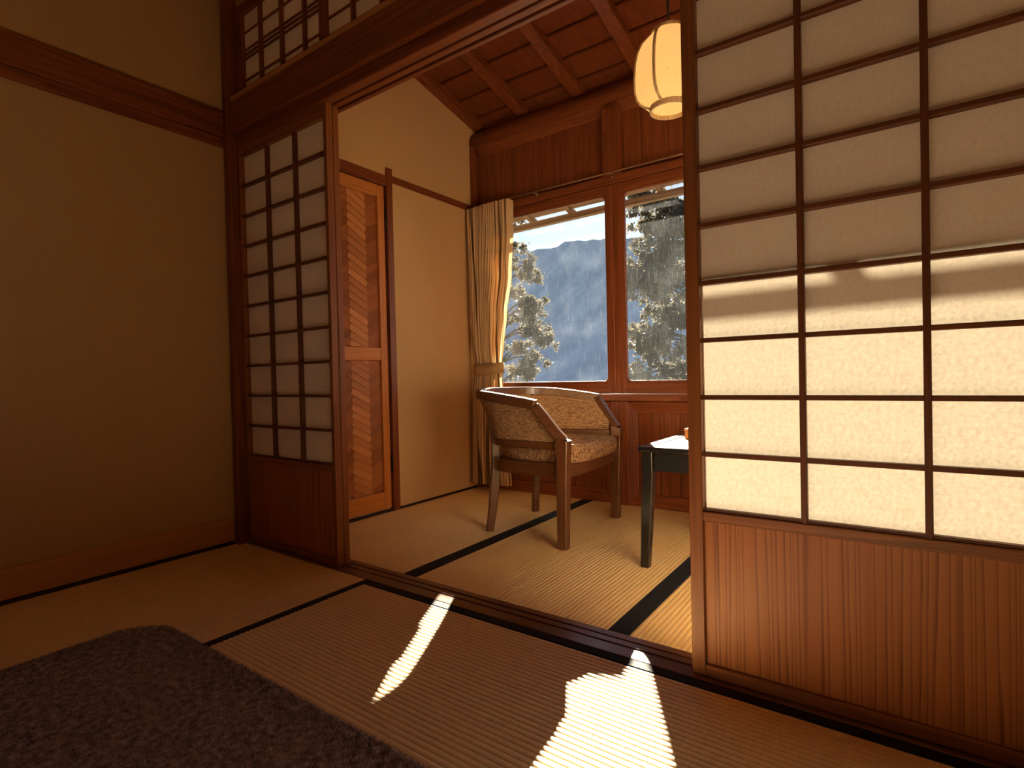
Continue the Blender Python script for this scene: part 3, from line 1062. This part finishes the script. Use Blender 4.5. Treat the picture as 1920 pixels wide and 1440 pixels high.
# cloth: width profile over height, many folds
NZ, NU = 60, 480
prof = [(0.045, 0.172, 0.478), (0.25, 0.185, 0.458), (0.50, 0.205, 0.440), (0.66, 0.218, 0.428), (0.735, 0.226, 0.425), (0.80, 0.226, 0.425), (0.90, 0.216, 0.431), (1.10, 0.203, 0.452), (1.35, 0.196, 0.492), (1.60, 0.192, 0.517), (1.775, 0.190, 0.522)]
vs_, uvs = [], []
for i in range(NZ + 1):
    z = 0.045 + (1.775 - 0.045) * i / NZ
    for k in range(len(prof) - 1):
        if prof[k][0] <= z <= prof[k + 1][0] + 1e-9:
            tt = (z - prof[k][0]) / (prof[k + 1][0] - prof[k][0])
            tt2 = tt * tt * (3 - 2 * tt)
            xl = prof[k][1] + (prof[k + 1][1] - prof[k][1]) * tt2
            xr = prof[k][2] + (prof[k + 1][2] - prof[k][2]) * tt2
    tie = math.exp(-((z - 0.765) / 0.10) ** 2)
    amp = 0.030 * (1 - 0.45 * tie) * (0.75 + 0.25 * (z / 1.78))
    for j in range(NU + 1):
        u = j / NU
        ph = 2 * math.pi * (15.5 * u + 0.35 * math.sin(9 * u + 1.3 * z) + 0.12 * math.sin(23 * u - 2.0 * z) * (1.8 - z))
        y = 1.398 + amp * math.sin(ph) * (0.8 + 0.3 * math.sin(5 * u + 2 * z)) - 0.010 * math.sin(math.pi * u)
        x = xl + (xr - xl) * u + 0.006 * math.sin(ph * 1.0 + 1.2) + 0.004 * math.sin(6 * z + 7 * u)
        zz = z - (0.030 * u if i == 0 else 0) * -1.0 * (1 if i == 0 else 0) * 0.0
        vs_.append((x, y, zz))
        uvs.append((u, i / NZ))
fs_ = [(i * (NU + 1) + j, i * (NU + 1) + j + 1, (i + 1) * (NU + 1) + j + 1, (i + 1) * (NU + 1) + j) for i in range(NZ) for j in range(NU)]
m = MB()
m.add(vs_, fs_)
m.uv = uvs
m.build('cloth', CURTAIN, cu, smooth=True)
# tieback: a band hugging the bundle
m = MB()
rings = []
for k in range(28):
    a = 2 * math.pi * k / 28
    ca, sa = math.cos(a), math.sin(a)
    x = 0.326 + 0.109 * (abs(ca) ** 0.7) * (1 if ca > 0 else -1)
    y = 1.400 + 0.047 * (abs(sa) ** 0.8) * (1 if sa > 0 else -1)
    dip = 0.016 * (1 - ((x - 0.31) / 0.13) ** 2)
    zb_, zt_ = 0.738 - dip, 0.800 - 0.5 * dip + 0.02 * (x - 0.33)
    rings.append([(x, y, zb_), (x, y, zt_), (x - 0.003 * ca, y - 0.003 * sa, zt_), (x - 0.003 * ca, y - 0.003 * sa, zb_)])
rings.append(rings[0])
m.loft(rings, True, False)
m.build('tieback', TIE, cu, smooth=True)
for k in range(9):
    x = 0.205 + 0.038 * k
    m = MB()
    m.tube([(x + 0.008 * math.cos(a * math.pi / 5), 1.450, 1.7925 + 0.012 * math.sin(a * math.pi / 5)) for a in range(11)], 0.0012, 5, upv=(0, 1, 0))
    m.build('curtain_hook', DARKMETAL, cu)

# ------------------------------------------------------------------ armchair
ch = thing('armchair', 'wooden tub armchair with tan tweed upholstery facing the black table', 'armchair', (0, 0, 0))
CX, CY = 1.060, 0.918
half_low = [(0.212, -0.281), (0.06, -0.270), (-0.07, -0.256), (-0.135, -0.236), (-0.180, -0.190), (-0.208, -0.110), (-0.215, 0.0)]
half_top = [(0.222, -0.285, 0.462), (0.190, -0.293, 0.497), (0.142, -0.305, 0.560), (0.107, -0.316, 0.604), (0.098, -0.317, 0.612), (0.0, -0.313, 0.627), (-0.13, -0.294, 0.643), (-0.228, -0.245, 0.650), (-0.286, -0.170, 0.653), (-0.316, -0.09, 0.654), (-0.323, 0.0, 0.655)]


def mirror(h):
    return h + [(p[0], -p[1]) + tuple(p[2:]) for p in reversed(h[:-1])]


LOW = catmull([(p[0], p[1], 0) for p in mirror(half_low)], 60)
TOP = catmull(mirror(half_top), 80)


def resample(path, n):
    d = [0]
    for i in range(1, len(path)):
        d.append(d[-1] + (path[i] - path[i - 1]).length)
    out = []
    k = 0
    for i in range(n + 1):
        t = d[-1] * i / n
        while k < len(d) - 2 and d[k + 1] < t: k += 1
        f = (t - d[k]) / max(1e-9, d[k + 1] - d[k])
        out.append(path[k].lerp(path[k + 1], f))
    return out


def cpt(p): return (p[0] + CX, p[1] + CY, p[2])


def rprof(w, h, c=0.004):
    a, b_ = w / 2, h / 2
    return [(-a + c, -b_), (a - c, -b_), (a, -b_ + c), (a, b_ - c), (a - c, b_), (-a + c, b_), (-a, b_ - c), (-a, -b_ + c)]


W_ = chairw
ch.location = (0, 0, 0)


def cbuild(m, name, mat, smooth=False, label=None, parent=None):
    m.v = [cpt(p) for p in m.v]
    return m.build(name, mat, parent or ch, smooth, label)


topc = [Vector((p[0], p[1], p[2] - 0.018)) for p in TOP]
cbuild(MB().sweep(topc, rprof(0.034, 0.041, 0.005)), 'top_rail', W_('x'))
low_mid = resample(LOW, 48)
cbuild(MB().sweep([Vector((p.x, p.y, 0.4205)) for p in low_mid[1:-1]], rprof(0.024, 0.033, 0.003)), 'lower_back_rail', W_('x'))
cbuild(MB().sweep([Vector((p.x, p.y, 0.317)) for p in low_mid[1:-1]], rprof(0.022, 0.056, 0.004)), 'seat_frame', W_('x'))
front = [Vector((0.205 + 0.022 * (1 - (y / 0.26) ** 2), y, 0.312)) for y in [-0.262 + 0.524 * k / 12 for k in range(13)]]
cbuild(MB().sweep(front, rprof(0.022, 0.052, 0.004)), 'front_seat_rail', W_('y'))
# legs
for s in (-1, 1):
    ctr = [(0.208, s * 0.280, 0.0, 0.0195), (0.211, s * 0.281, 0.12, 0.0215), (0.215, s * 0.283, 0.29, 0.0240), (0.222, s * 0.2855, 0.452, 0.0245)]
    m = MB()
    m.loft([[(x + a * h, y + b_ * h, z + (0.012 * (-a) * 0.6 if z > .4 else 0)) for a, b_ in ((-1, -.86), (-.86, -1), (.86, -1), (1, -.86), (1, .86), (.86, 1), (-.86, 1), (-1, .86))] for x, y, z, h in ctr])
    cbuild(m, 'front_leg', W_('z'))
    ctr = catmull([(-0.2145, s * 0.2075, 0.0), (-0.200, s * 0.194, 0.14), (-0.188, s * 0.187, 0.29), (-0.186, s * 0.190, 0.42), (-0.202, s * 0.205, 0.53), (-0.232, s * 0.229, 0.615)], 20)
    m = MB()
    rings = []
    for i, p in enumerate(ctr):
        t_ = i / 20
        hx, hy = 0.0175 + 0.004 * math.sin(math.pi * min(1, t_ * 1.3)), 0.0165
        if t_ > 0.6: hx *= 1 - 0.45 * (t_ - 0.6) / 0.4; hy *= 1 - 0.4 * (t_ - 0.6) / 0.4
        ang = math.radians(-42 * s)
        rings.append([(p.x + (a * hx) * math.cos(ang) - (b_ * hy) * math.sin(ang), p.y + (a * hx) * math.sin(ang) + (b_ * hy) * math.cos(ang), p.z)
                      for a, b_ in ((-1, -.8), (-.8, -1), (.8, -1), (1, -.8), (1, .8), (.8, 1), (-.8, 1), (-1, .8))])
    m.loft(rings)
    cbuild(m, 'rear_leg', W_('z'))
# upholstered shell between lower rail and top rail
NS = 96
lo_s = resample(LOW, NS)
tp_s = resample(TOP, NS)
# match by path angle: use same normalised position but correct for the arm slope
m = MB()
outer, inner = [], []
for i in range(3, NS - 2):
    B, T = lo_s[i], tp_s[i]
    tg = (lo_s[min(i + 1, NS)] - lo_s[max(i - 1, 0)]).normalized()
    nrm = Vector((tg.y, -tg.x, 0))      # points out of the tub
    if nrm.dot(Vector((B.x - 0.05, B.y, 0))) < 0: nrm = -nrm
    b0, t0 = Vector((B.x, B.y, 0.434)), Vector((T.x, T.y, T.z - 0.022))
    if t0.z < b0.z + 0.004: t0.z = b0.z + 0.004
    ro, ri = [], []
    for k in range(9):
        f = k / 8
        p = b0.lerp(t0, f)
        bow = -0.010 * math.sin(math.pi * f)
        pad = 0.012 * math.sin(math.pi * f) ** 0.5
        ro.append(p + nrm * (0.008 + bow))
        ri.append(p + nrm * (-0.006 - pad + bow))
    outer.append(ro)
    inner.append(ri)
cbuild(MB().loft(outer, False), 'outer_upholstery', FABRIC, True)
inn_o = cbuild(MB().loft(inner, False), 'inner_upholstery', FABRIC, True)
# piping round the inner panel
ip = [r[1] for r in inner[4:-4]] + [r[k] for r in [inner[-5]] for k in range(2, 7)] + [r[7] for r in reversed(inner[8:-8])] + [inner[4][k] for k in range(6, 1, -1)]
cbuild(MB().tube(catmull(ip + [ip[0]], len(ip)), 0.0032, 6), 'piping', TIE, True, parent=inn_o)


# seat cushion
def cush(z, inset):
    pts = []
    for k in range(48):
        a = 2 * math.pi * k / 48
        ca, sa = math.cos(a), math.sin(a)
        ex = 0.38
        X = (abs(ca) ** ex) * (1 if ca > 0 else -1)
        Y = (abs(sa) ** ex) * (1 if sa > 0 else -1)
        hw = 0.258 + 0.012 * X - (0.03 if X < -0.5 else 0) * (-X)
        x = 0.038 + X * (0.212 - inset) + (0.024 * (1 - Y * Y) if X > 0.5 else 0)
        pts.append((x, Y * (hw - inset), z))
    return pts


cz_ = [(0.343, 0.012), (0.350, 0.002), (0.378, -0.002), (0.402, 0.000), (0.4145, 0.011)]
m = MB()
m.loft([cush(z, i) for z, i in cz_], True, False)
cush_o = cbuild(m, 'seat_cushion', FABRIC_EDGE, True)
m = MB()
m.loft([cush(z, i) for z, i in [(0.4145, 0.011), (0.418, 0.04), (0.420, 0.09), (0.423, 0.15), (0.424, 0.19)]], True, True)
cbuild(m, 'cushion_top', FABRIC, True, parent=cush_o)
# turn the chair slightly about its centre
ROT = Matrix.Rotation(math.radians(2.6), 4, 'Z')
c0 = Vector((CX, CY, 0))
for o in ch.children_recursive:
    o.data.transform(Matrix.Translation(-c0))
ch.location = c0 + Vector((0, 0, 0.001))
ch.rotation_euler = (0, 0, math.radians(2.6))

# ------------------------------------------------------------------ low black table
tb = thing('side_table', 'low black lacquered table with sunlit speckled top', 'table', (1.98, 0.92, 0))
TX0, TX1, TY0, TY1, TZ = 1.630, 2.330, 0.592, 1.240, 0.447
for (x0, x1, y0, y1, ax) in ((TX0, TX1, TY0, TY0 + 0.05, 'x'), (TX0, TX1, TY1 - 0.05, TY1, 'x'), (TX0, TX0 + 0.05, TY0 + 0.05, TY1 - 0.05, 'y'), (TX1 - 0.05, TX1, TY0 + 0.05, TY1 - 0.05, 'y')):
    bx('top_frame', LACQUER, tb, x0, x1, y0, y1, TZ - 0.018, TZ, 0.005)


def inlay_mat():
    m, nt, out = newmat('speckled_table_inlay')
    L = nt.links.new
    b = principled(nt, out, 0.30, 0.8)
    tc = N(nt, 'ShaderNodeTexCoord')
    v = N(nt, 'ShaderNodeTexVoronoi', Scale=140.0)
    L(tc.outputs['Object'], v.inputs['Vector'])
    c = ramp(nt, v.outputs['Distance'], [(0.30, (0.010, 0.008, 0.006)), (0.40, (0.30, 0.285, 0.26))])
    L(c, b.inputs['Base Color'])
    bp = N(nt, 'ShaderNodeBump', Strength=0.3, Distance=0.001)
    L(v.outputs['Distance'], bp.inputs['Height'])
    L(bp.outputs['Normal'], b.inputs['Normal'])
    return m


bx('top_inlay', inlay_mat(), tb, TX0 + 0.05, TX1 - 0.05, TY0 + 0.05, TY1 - 0.05, TZ - 0.016, TZ - 0.001, 0)
for sx, sy in ((0, 0), (1, 0), (0, 1), (1, 1)):
    xo = TX0 + 0.006 if sx == 0 else TX1 - 0.006
    yo = TY0 + 0.024 if sy == 0 else TY1 - 0.024
    dx, dy = (1 if sx == 0 else -1), (1 if sy == 0 else -1)
    m = MB()
    rings = []
    for z, wd, inn in ((0.0, 0.031, -0.010), (0.20, 0.037, -0.004), (0.34, 0.041, 0.0), (TZ - 0.018, 0.041, 0.0)):
        x0, y0 = xo + inn * dx, yo + 0.3 * inn * dy
        x1, y1 = x0 + dx * wd, y0 + dy * wd
        cc = 0.003
        xa, xb, ya, yb = min(x0, x1), max(x0, x1), min(y0, y1), max(y0, y1)
        rings.append([(xa + cc, ya, z), (xb - cc, ya, z), (xb, ya + cc, z), (xb, yb - cc, z), (xb - cc, yb, z), (xa + cc, yb, z), (xa, yb - cc, z), (xa, ya + cc, z)])
    m.loft(rings)
    m.build('leg', LACQUER, tb)
bx('apron', LACQUER, tb, TX0 + 0.05, TX1 - 0.05, TY0 + 0.031, TY0 + 0.051, 0.357, TZ - 0.018, 0.002)
bx('apron', LACQUER, tb, TX0 + 0.05, TX1 - 0.05, TY1 - 0.051, TY1 - 0.031, 0.357, TZ - 0.018, 0.002)
bx('apron', LACQUER, tb, TX0 + 0.013, TX0 + 0.033, TY0 + 0.068, TY1 - 0.068, 0.357, TZ - 0.018, 0.002)
bx('apron', LACQUER, tb, TX1 - 0.033, TX1 - 0.013, TY0 + 0.068, TY1 - 0.068, 0.357, TZ - 0.018, 0.002)
bo = thing('wooden_box', 'small orange wooden box on the black table, half hidden by the screen', 'box', (1.735, 0.93, TZ))
bx('body', org('z'), bo, 1.705, 1.765, 0.90, 0.96, TZ - 0.0008, TZ + 0.030, 0.002)
bx('lid', org('x'), bo, 1.703, 1.767, 0.898, 0.962, TZ + 0.0302, TZ + 0.040, 0.002)

# ------------------------------------------------------------------ pendant lantern
la = thing('pendant_lantern', 'lit hexagonal paper lantern with wooden ribs hanging in the alcove', 'pendant lamp', (1.722, 0.75, 1.70))
LX, LY, LT = 1.722, 0.75, 1.985
lp = [(0.000, 0.062), (0.012, 0.076), (0.030, 0.096), (0.060, 0.112), (0.10, 0.122), (0.16, 0.127), (0.21, 0.126), (0.240, 0.119), (0.257, 0.106), (0.268, 0.088), (0.274, 0.070)]
ang0 = math.radians(-180 + 62 + 26)
vdir = math.atan2(CAM.y - LY, CAM.x - LX)
angs = [vdir - math.radians(24) + k * math.pi / 3 for k in range(6)]
m_r = BRN_L
RIB = wood('lantern_rib', (0.42, 0.27, 0.14), (0.66, 0.46, 0.26), 'z', 0.5, 0.3)
for k in range(6):
    a0, a1 = angs[k], angs[(k + 1) % 6]
    m = MB()
    rings = []
    for dz, r in lp:
        p0 = Vector((math.cos(a0) * r, math.sin(a0) * r, 0))
        p1 = Vector((math.cos(a1) * r, math.sin(a1) * r, 0))
        row = []
        for q in range(5):
            f = q / 4
            p = p0.lerp(p1, f) * (1 + 0.02 * math.sin(math.pi * f))
            row.append((LX + p.x, LY + p.y, LT - dz))
        rings.append(row)
    m.loft(rings, False, False)
    m.build('paper_panel', LANTERN, la, smooth=True)
    path = [(LX + math.cos(a0) * (r + 0.001), LY + math.sin(a0) * (r + 0.001), LT - dz) for dz, r in lp]
    MB().sweep(path, rprof(0.0095, 0.007, 0.001), upv=(math.cos(a0), math.sin(a0), 0.01)).build('rib', RIB, la)


def hexring(r, z0, z1, th, n=6, rot=None):
    m = MB()
    A = [angs[0] + 2 * math.pi * k / n for k in range(n)]
    ro = [(LX + math.cos(a) * r, LY + math.sin(a) * r) for a in A]
    ri = [(LX + math.cos(a) * (r - th), LY + math.sin(a) * (r - th)) for a in A]
    m.loft([[(x, y, z0) for x, y in ro], [(x, y, z1) for x, y in ro], [(x, y, z1) for x, y in ri], [(x, y, z0) for x, y in ri], [(x, y, z0) for x, y in ro]], True, False)
    return m


hexring(0.066, LT - 0.004, LT + 0.006, 0.006, 18).build('top_ring', RIB, la)
hexring(0.074, LT - 0.291, LT - 0.272, 0.007, 18).build('bottom_ring', RIB, la)
MB().loft([[(LX + r * math.cos(a * math.pi / 12), LY + r * math.sin(a * math.pi / 12), LT - 0.277) for a in range(24)] for r in (0.0665, 0.03, 0.001)], True, False).build('bottom_diffuser', LANTERN, la)
MB().tube([(LX, LY, LT + 0.004), (LX, LY, cz(LY) + 0.03)], 0.0050, 6, upv=(1, 0, 0)).build('cord', simple('black_cord', (0.012, 0.008, 0.007), 0.7), la)
for a in (0, math.pi / 2):
    m = MB()
    m.tube([(LX - 0.062 * math.cos(a), LY - 0.062 * math.sin(a), LT + 0.001), (LX + 0.062 * math.cos(a), LY + 0.062 * math.sin(a), LT + 0.001)], 0.003, 6)
    m.build('spider_bar', DARKMETAL, la)
ld = bpy.data.lights.new('lantern_bulb', 'POINT')
ld.energy = 6.0
ld.color = (1.0, 0.58, 0.24)
ld.shadow_soft_size = 0.035
lo_ = bpy.data.objects.new('lantern_bulb', ld)
COL.objects.link(lo_)
lo_.parent = la
lo_.location = Vector((LX, LY, LT - 0.09)) - Vector(la.location)

# ------------------------------------------------------------------ rug
rg = thing('plush_rug', 'dark brown plush rug with a rounded corner on the tatami', 'rug', (1.4, -1.4, 0.0))
RX0, RX1, RY0, RY1, RR = 0.590, 2.30, -2.25, -0.585, 0.16


def rug_ring(inset, z):
    pts = []
    for cx_, cy_, a0 in ((RX1 - RR, RY1 - RR, 0), (RX0 + RR, RY1 - RR, 90), (RX0 + RR, RY0 + RR, 180), (RX1 - RR, RY0 + RR, 270)):
        for k in range(13):
            a = math.radians(a0 + 90 * k / 12)
            wob = 0.004 * math.sin(5 * a0 + k * 1.7)
            pts.append((cx_ + (RR - inset + wob) * math.cos(a), cy_ + (RR - inset + wob) * math.sin(a), z))
    return pts


m = MB()
m.loft([rug_ring(0.004, 0.0012), rug_ring(0.0, 0.006), rug_ring(0.003, 0.012), rug_ring(0.012, 0.016), rug_ring(0.10, 0.0175)], True, True)
m.build('backing', RUG, rg, smooth=True)
NB = 170000
px = rng.uniform(RX0 + 0.002, 2.05, NB)
py = rng.uniform(-1.20, RY1 - 0.002, NB)
ok = np.ones(NB, bool)
cxr, cyr = RX0 + RR, RY1 - RR
cm = (px < cxr) & (py > cyr)
ok[cm] = np.hypot(px[cm] - cxr, py[cm] - cyr) < RR - 0.001
px, py = px[ok], py[ok]
n = len(px)
edge = np.minimum(px - RX0, RY1 - py)
zb = np.where(edge < 0.012, 0.006 + edge * 0.8, 0.0155)
an = rng.uniform(0, 2 * np.pi, n)
le = rng.uniform(0.004, 0.009, n)
tilt = rng.uniform(0.2, 0.9, n)
ld_ = an + rng.normal(0, 0.5, n)
wdt = rng.uniform(0.0007, 0.0013, n)
V = np.empty((n, 3, 3))
ax_, ay_ = np.cos(an) * wdt, np.sin(an) * wdt
V[:, 0] = np.stack([px - ax_, py - ay_, zb], 1)
V[:, 1] = np.stack([px + ax_, py + ay_, zb], 1)
V[:, 2] = np.stack([px + np.cos(ld_ + 1.57) * le * np.sin(tilt), py + np.sin(ld_ + 1.57) * le * np.sin(tilt), zb + le * np.cos(tilt)], 1)


def tri_mesh(name, V, mat, parent, per=3):
    o0 = world_loc(parent) if parent is not None else Vector()
    V = V.reshape(-1, 3) - np.array(o0)
    nf = len(V) // per
    me = bpy.data.meshes.new(name)
    me.vertices.add(len(V))
    me.vertices.foreach_set('co', V.astype(np.float32).ravel())
    me.loops.add(len(V))
    me.loops.foreach_set('vertex_index', np.arange(len(V), dtype=np.int32))
    me.polygons.add(nf)
    me.polygons.foreach_set('loop_start', np.arange(0, len(V), per, dtype=np.int32))
    me.polygons.foreach_set('loop_total', np.full(nf, per, dtype=np.int32))
    me.materials.append(mat)
    me.update(calc_edges=True)
    me.validate()
    o = bpy.data.objects.new(name, me)
    COL.objects.link(o)
    if parent is not None: o.parent = parent
    return o


pile = tri_mesh('pile', V, RUG, rg)
pile['kind'] = 'stuff'

# ------------------------------------------------------------------ outside: eave, trees, mountain, ground
ev = thing('eave', 'weathered wooden eave seen through the top of the windows', 'eave', (1.2, 1.8, 1.8))
m = MB()
x0, x1 = -1.0, 4.8
def bz(x): return 1.832 + 0.014 * (x - 0.1)
m.loft([[(x, 2.185, bz(x)), (x, 2.225, bz(x)), (x, 2.225, bz(x) + 0.042), (x, 2.185, bz(x) + 0.042)] for x in (x0, x1)])
m.build('purlin', eavew('x'), ev)
k = 0
while -0.83 + 0.33 * k < 4.7:
    xr_ = -0.85 + 0.335 * k
    m = MB()
    m.loft([[(xr_ - 0.018, 1.602, 2.055), (xr_ + 0.018, 1.602, 2.055), (xr_ + 0.018, 1.602, 2.100), (xr_ - 0.018, 1.602, 2.100)],
            [(xr_ - 0.018, 2.26, bz(xr_) + 0.020), (xr_ + 0.018, 2.26, bz(xr_) + 0.020), (xr_ + 0.018, 2.26, bz(xr_) + 0.058), (xr_ - 0.018, 2.26, bz(xr_) + 0.058)]])
    m.build('rafter', eavew('y'), ev)
    k += 1
for i in range(5):
    ya, yb = 1.602 + 0.115 * i, 1.602 + 0.115 * (i + 1) - 0.003
    def rz(y, x): return 2.100 + (bz(x) + 0.034 - 2.100) * (y - 1.602) / 0.658
    m = MB()
    m.loft([[(x, ya, rz(ya, x)), (x, yb, rz(yb, x)), (x, yb, rz(yb, x) + 0.014), (x, ya, rz(ya, x) + 0.014)] for x in (x0, x1)])
    m.build('roof_board', eavew('x'), ev)

tag(bx('garden_ground', GROUND, None, -60, 40, 1.7, 120, -3.2, -3.0, 0), 'pale garden ground far below the windows', 'ground', kind='structure')


def tree(label, base_, h, lean, clusters, nleaf, size, group='evergreens outside the windows'):
    t = thing('evergreen_tree', label, 'tree', base_, group=group)
    bxy = Vector(base_)
    path = catmull([bxy, bxy + Vector((lean * .3, 0, h * .4)), bxy + Vector((lean * .8, .1, h * .75)), bxy + Vector((lean, 0, h))], 14)
    MB().tube(path, lambda u: 0.17 * (1 - 0.85 * u), 8, upv=(0, 1, 0)).build('trunk', BARK, t, smooth=True)
    out = []
    for (cx_, cy_, cz2, rx_, ry_, rz_, n_) in clusters:
        c = Vector((cx_, cy_, cz2))
        # branch to the cluster
        best = min(path, key=lambda p: abs(p.z - (cz2 - 0.35)) + 0.1 * (p - c).length)
        MB().tube(catmull([best, best.lerp(c, .5) + Vector((0, 0, .12)), c], 6), lambda u: 0.035 * (1 - .8 * u) + .004, 5).build('branch', BARK, t)
        cnt = int(nleaf * n_)
        # sub-tufts
        tuf = rng.normal(0, 0.42, (max(6, cnt // 55), 3))
        tuf = tuf * np.array([rx_, ry_, rz_]) + np.array([cx_, cy_, cz2])
        idx = rng.integers(0, len(tuf), cnt)
        pos = tuf[idx] + rng.normal(0, 0.055, (cnt, 3))
        d1 = rng.normal(0, 1, (cnt, 3)); d1 /= np.linalg.norm(d1, axis=1)[:, None]
        d2 = np.cross(d1, rng.normal(0, 1, (cnt, 3))); d2 /= np.linalg.norm(d2, axis=1)[:, None]
        s1 = size * rng.uniform(0.6, 1.5, cnt)[:, None]
        s2 = s1 * 0.32
        q = np.stack([pos - d1 * s1 * .5, pos + d2 * s2, pos + d1 * s1 * .5, pos - d2 * s2], 1)
        out.append(q)
    f = tri_mesh('foliage', np.concatenate(out), LEAF, t, per=4)
    f['kind'] = 'stuff'
    return t


# right: tall dense tree; crown fills the second window
cl = []
r_ = random.Random(5)
for k in range(34):
    z = -0.6 + 5.1 * k / 33
    wmax = 1.15 * (1 - max(0, (z - 2.8)) / 4.0)
    cl.append((-1.55 + r_.uniform(-1, 0.95) * wmax, 11.0 + r_.uniform(-.8, .8), z, 0.62, 0.5, 0.36, 1.0))
for x, z in ((-2.0, 4.55), (-1.6, 4.75), (-1.25, 4.95), (-2.35, 3.9), (-2.5, 2.9), (-2.55, 1.6), (-2.5, 0.7), (-1.0, 4.9)):
    cl.append((x, 11.0, z, 0.6, 0.5, 0.42, 0.22))
tree('tall dense evergreen filling the window behind the table', (-1.25, 11.2, -3.0), 8.6, 0.1, cl, 1700, 0.085)
cl = []
for x, z, w_, n_ in ((-6.25, 4.75, .55, .5), (-6.35, 4.3, .5, .5), (-6.4, 3.8, .6, .6), (-5.95, 3.75, .45, .7), (-5.75, 3.45, .4, .6), (-6.3, 3.0, .6, .7), (-5.75, 2.75, .5, .9), (-5.5, 2.5, .35, .8), (-6.3, 2.3, .6, .8),
                     (-5.8, 2.05, .5, .8), (-5.45, 1.85, .45, .8), (-5.35, 1.65, .3, .6), (-6.2, 1.5, .7, .9), (-5.75, 1.2, .5, .8), (-5.6, .95, .4, .7), (-6.3, .8, .6, .8), (-6.1, .3, .5, .7), (-6.4, -.2, .7, .8)):
    cl.append((x, 11.0 + r_.uniform(-.3, .3), z, w_, .4, .26, n_))
tree('evergreen with drooping layered branches beside the curtain', (-6.9, 11.0, -3.0), 8.0, 0.2, cl, 900, 0.085)

# mountain ridge
GXN = 190
gx = np.linspace(-900, 500, GXN)


def vnoise(x, y, s, seed):
    r = np.random.default_rng(seed)
    g = r.uniform(-1, 1, (64, 64))
    u, v = x / s, y / s
    i, j = np.floor(u).astype(int), np.floor(v).astype(int)
    fu, fv = u - i, v - j
    fu, fv = fu * fu * (3 - 2 * fu), fv * fv * (3 - 2 * fv)
    G = lambda a, b_: g[a % 64, b_ % 64]
    return (G(i, j) * (1 - fu) * (1 - fv) + G(i + 1, j) * fu * (1 - fv) + G(i, j + 1) * (1 - fu) * fv + G(i + 1, j + 1) * fu * fv)


m = MB()
for ylo, yhi, gyn in ((140, 450, 64), (450, 700, 12)):      # the face towards the house, then the far side
    XX, YY = np.meshgrid(gx, np.linspace(ylo, yhi, gyn), indexing='ij')
    ridge = np.interp(XX, [-900, -600, -400, -330, -303, -266, -256, -213, -180, -139, 0, 200, 500], [150, 165, 140, 130, 126, 121, 126, 121, 117, 104, 90, 70, 60])
    face = np.clip((YY - 190) / 260.0, 0, 1)
    back = np.clip((YY - 450) / 190.0, 0, 1)
    H = -8 + (ridge + 8) * face ** 1.25 * (1 - 0.8 * back) + 5.0 * vnoise(XX, YY, 60, 1) * face * (1 - face * .5) + 9 * vnoise(XX, YY * .25, 28, 2) * face * (1 - face) * 2 + 1.8 * vnoise(XX, YY, 7, 3) * face
    m.add([(XX[i, j], YY[i, j], H[i, j]) for i in range(GXN) for j in range(gyn)], [(i * gyn + j, (i + 1) * gyn + j, (i + 1) * gyn + j + 1, i * gyn + j + 1) for i in range(GXN - 1) for j in range(gyn - 1)])
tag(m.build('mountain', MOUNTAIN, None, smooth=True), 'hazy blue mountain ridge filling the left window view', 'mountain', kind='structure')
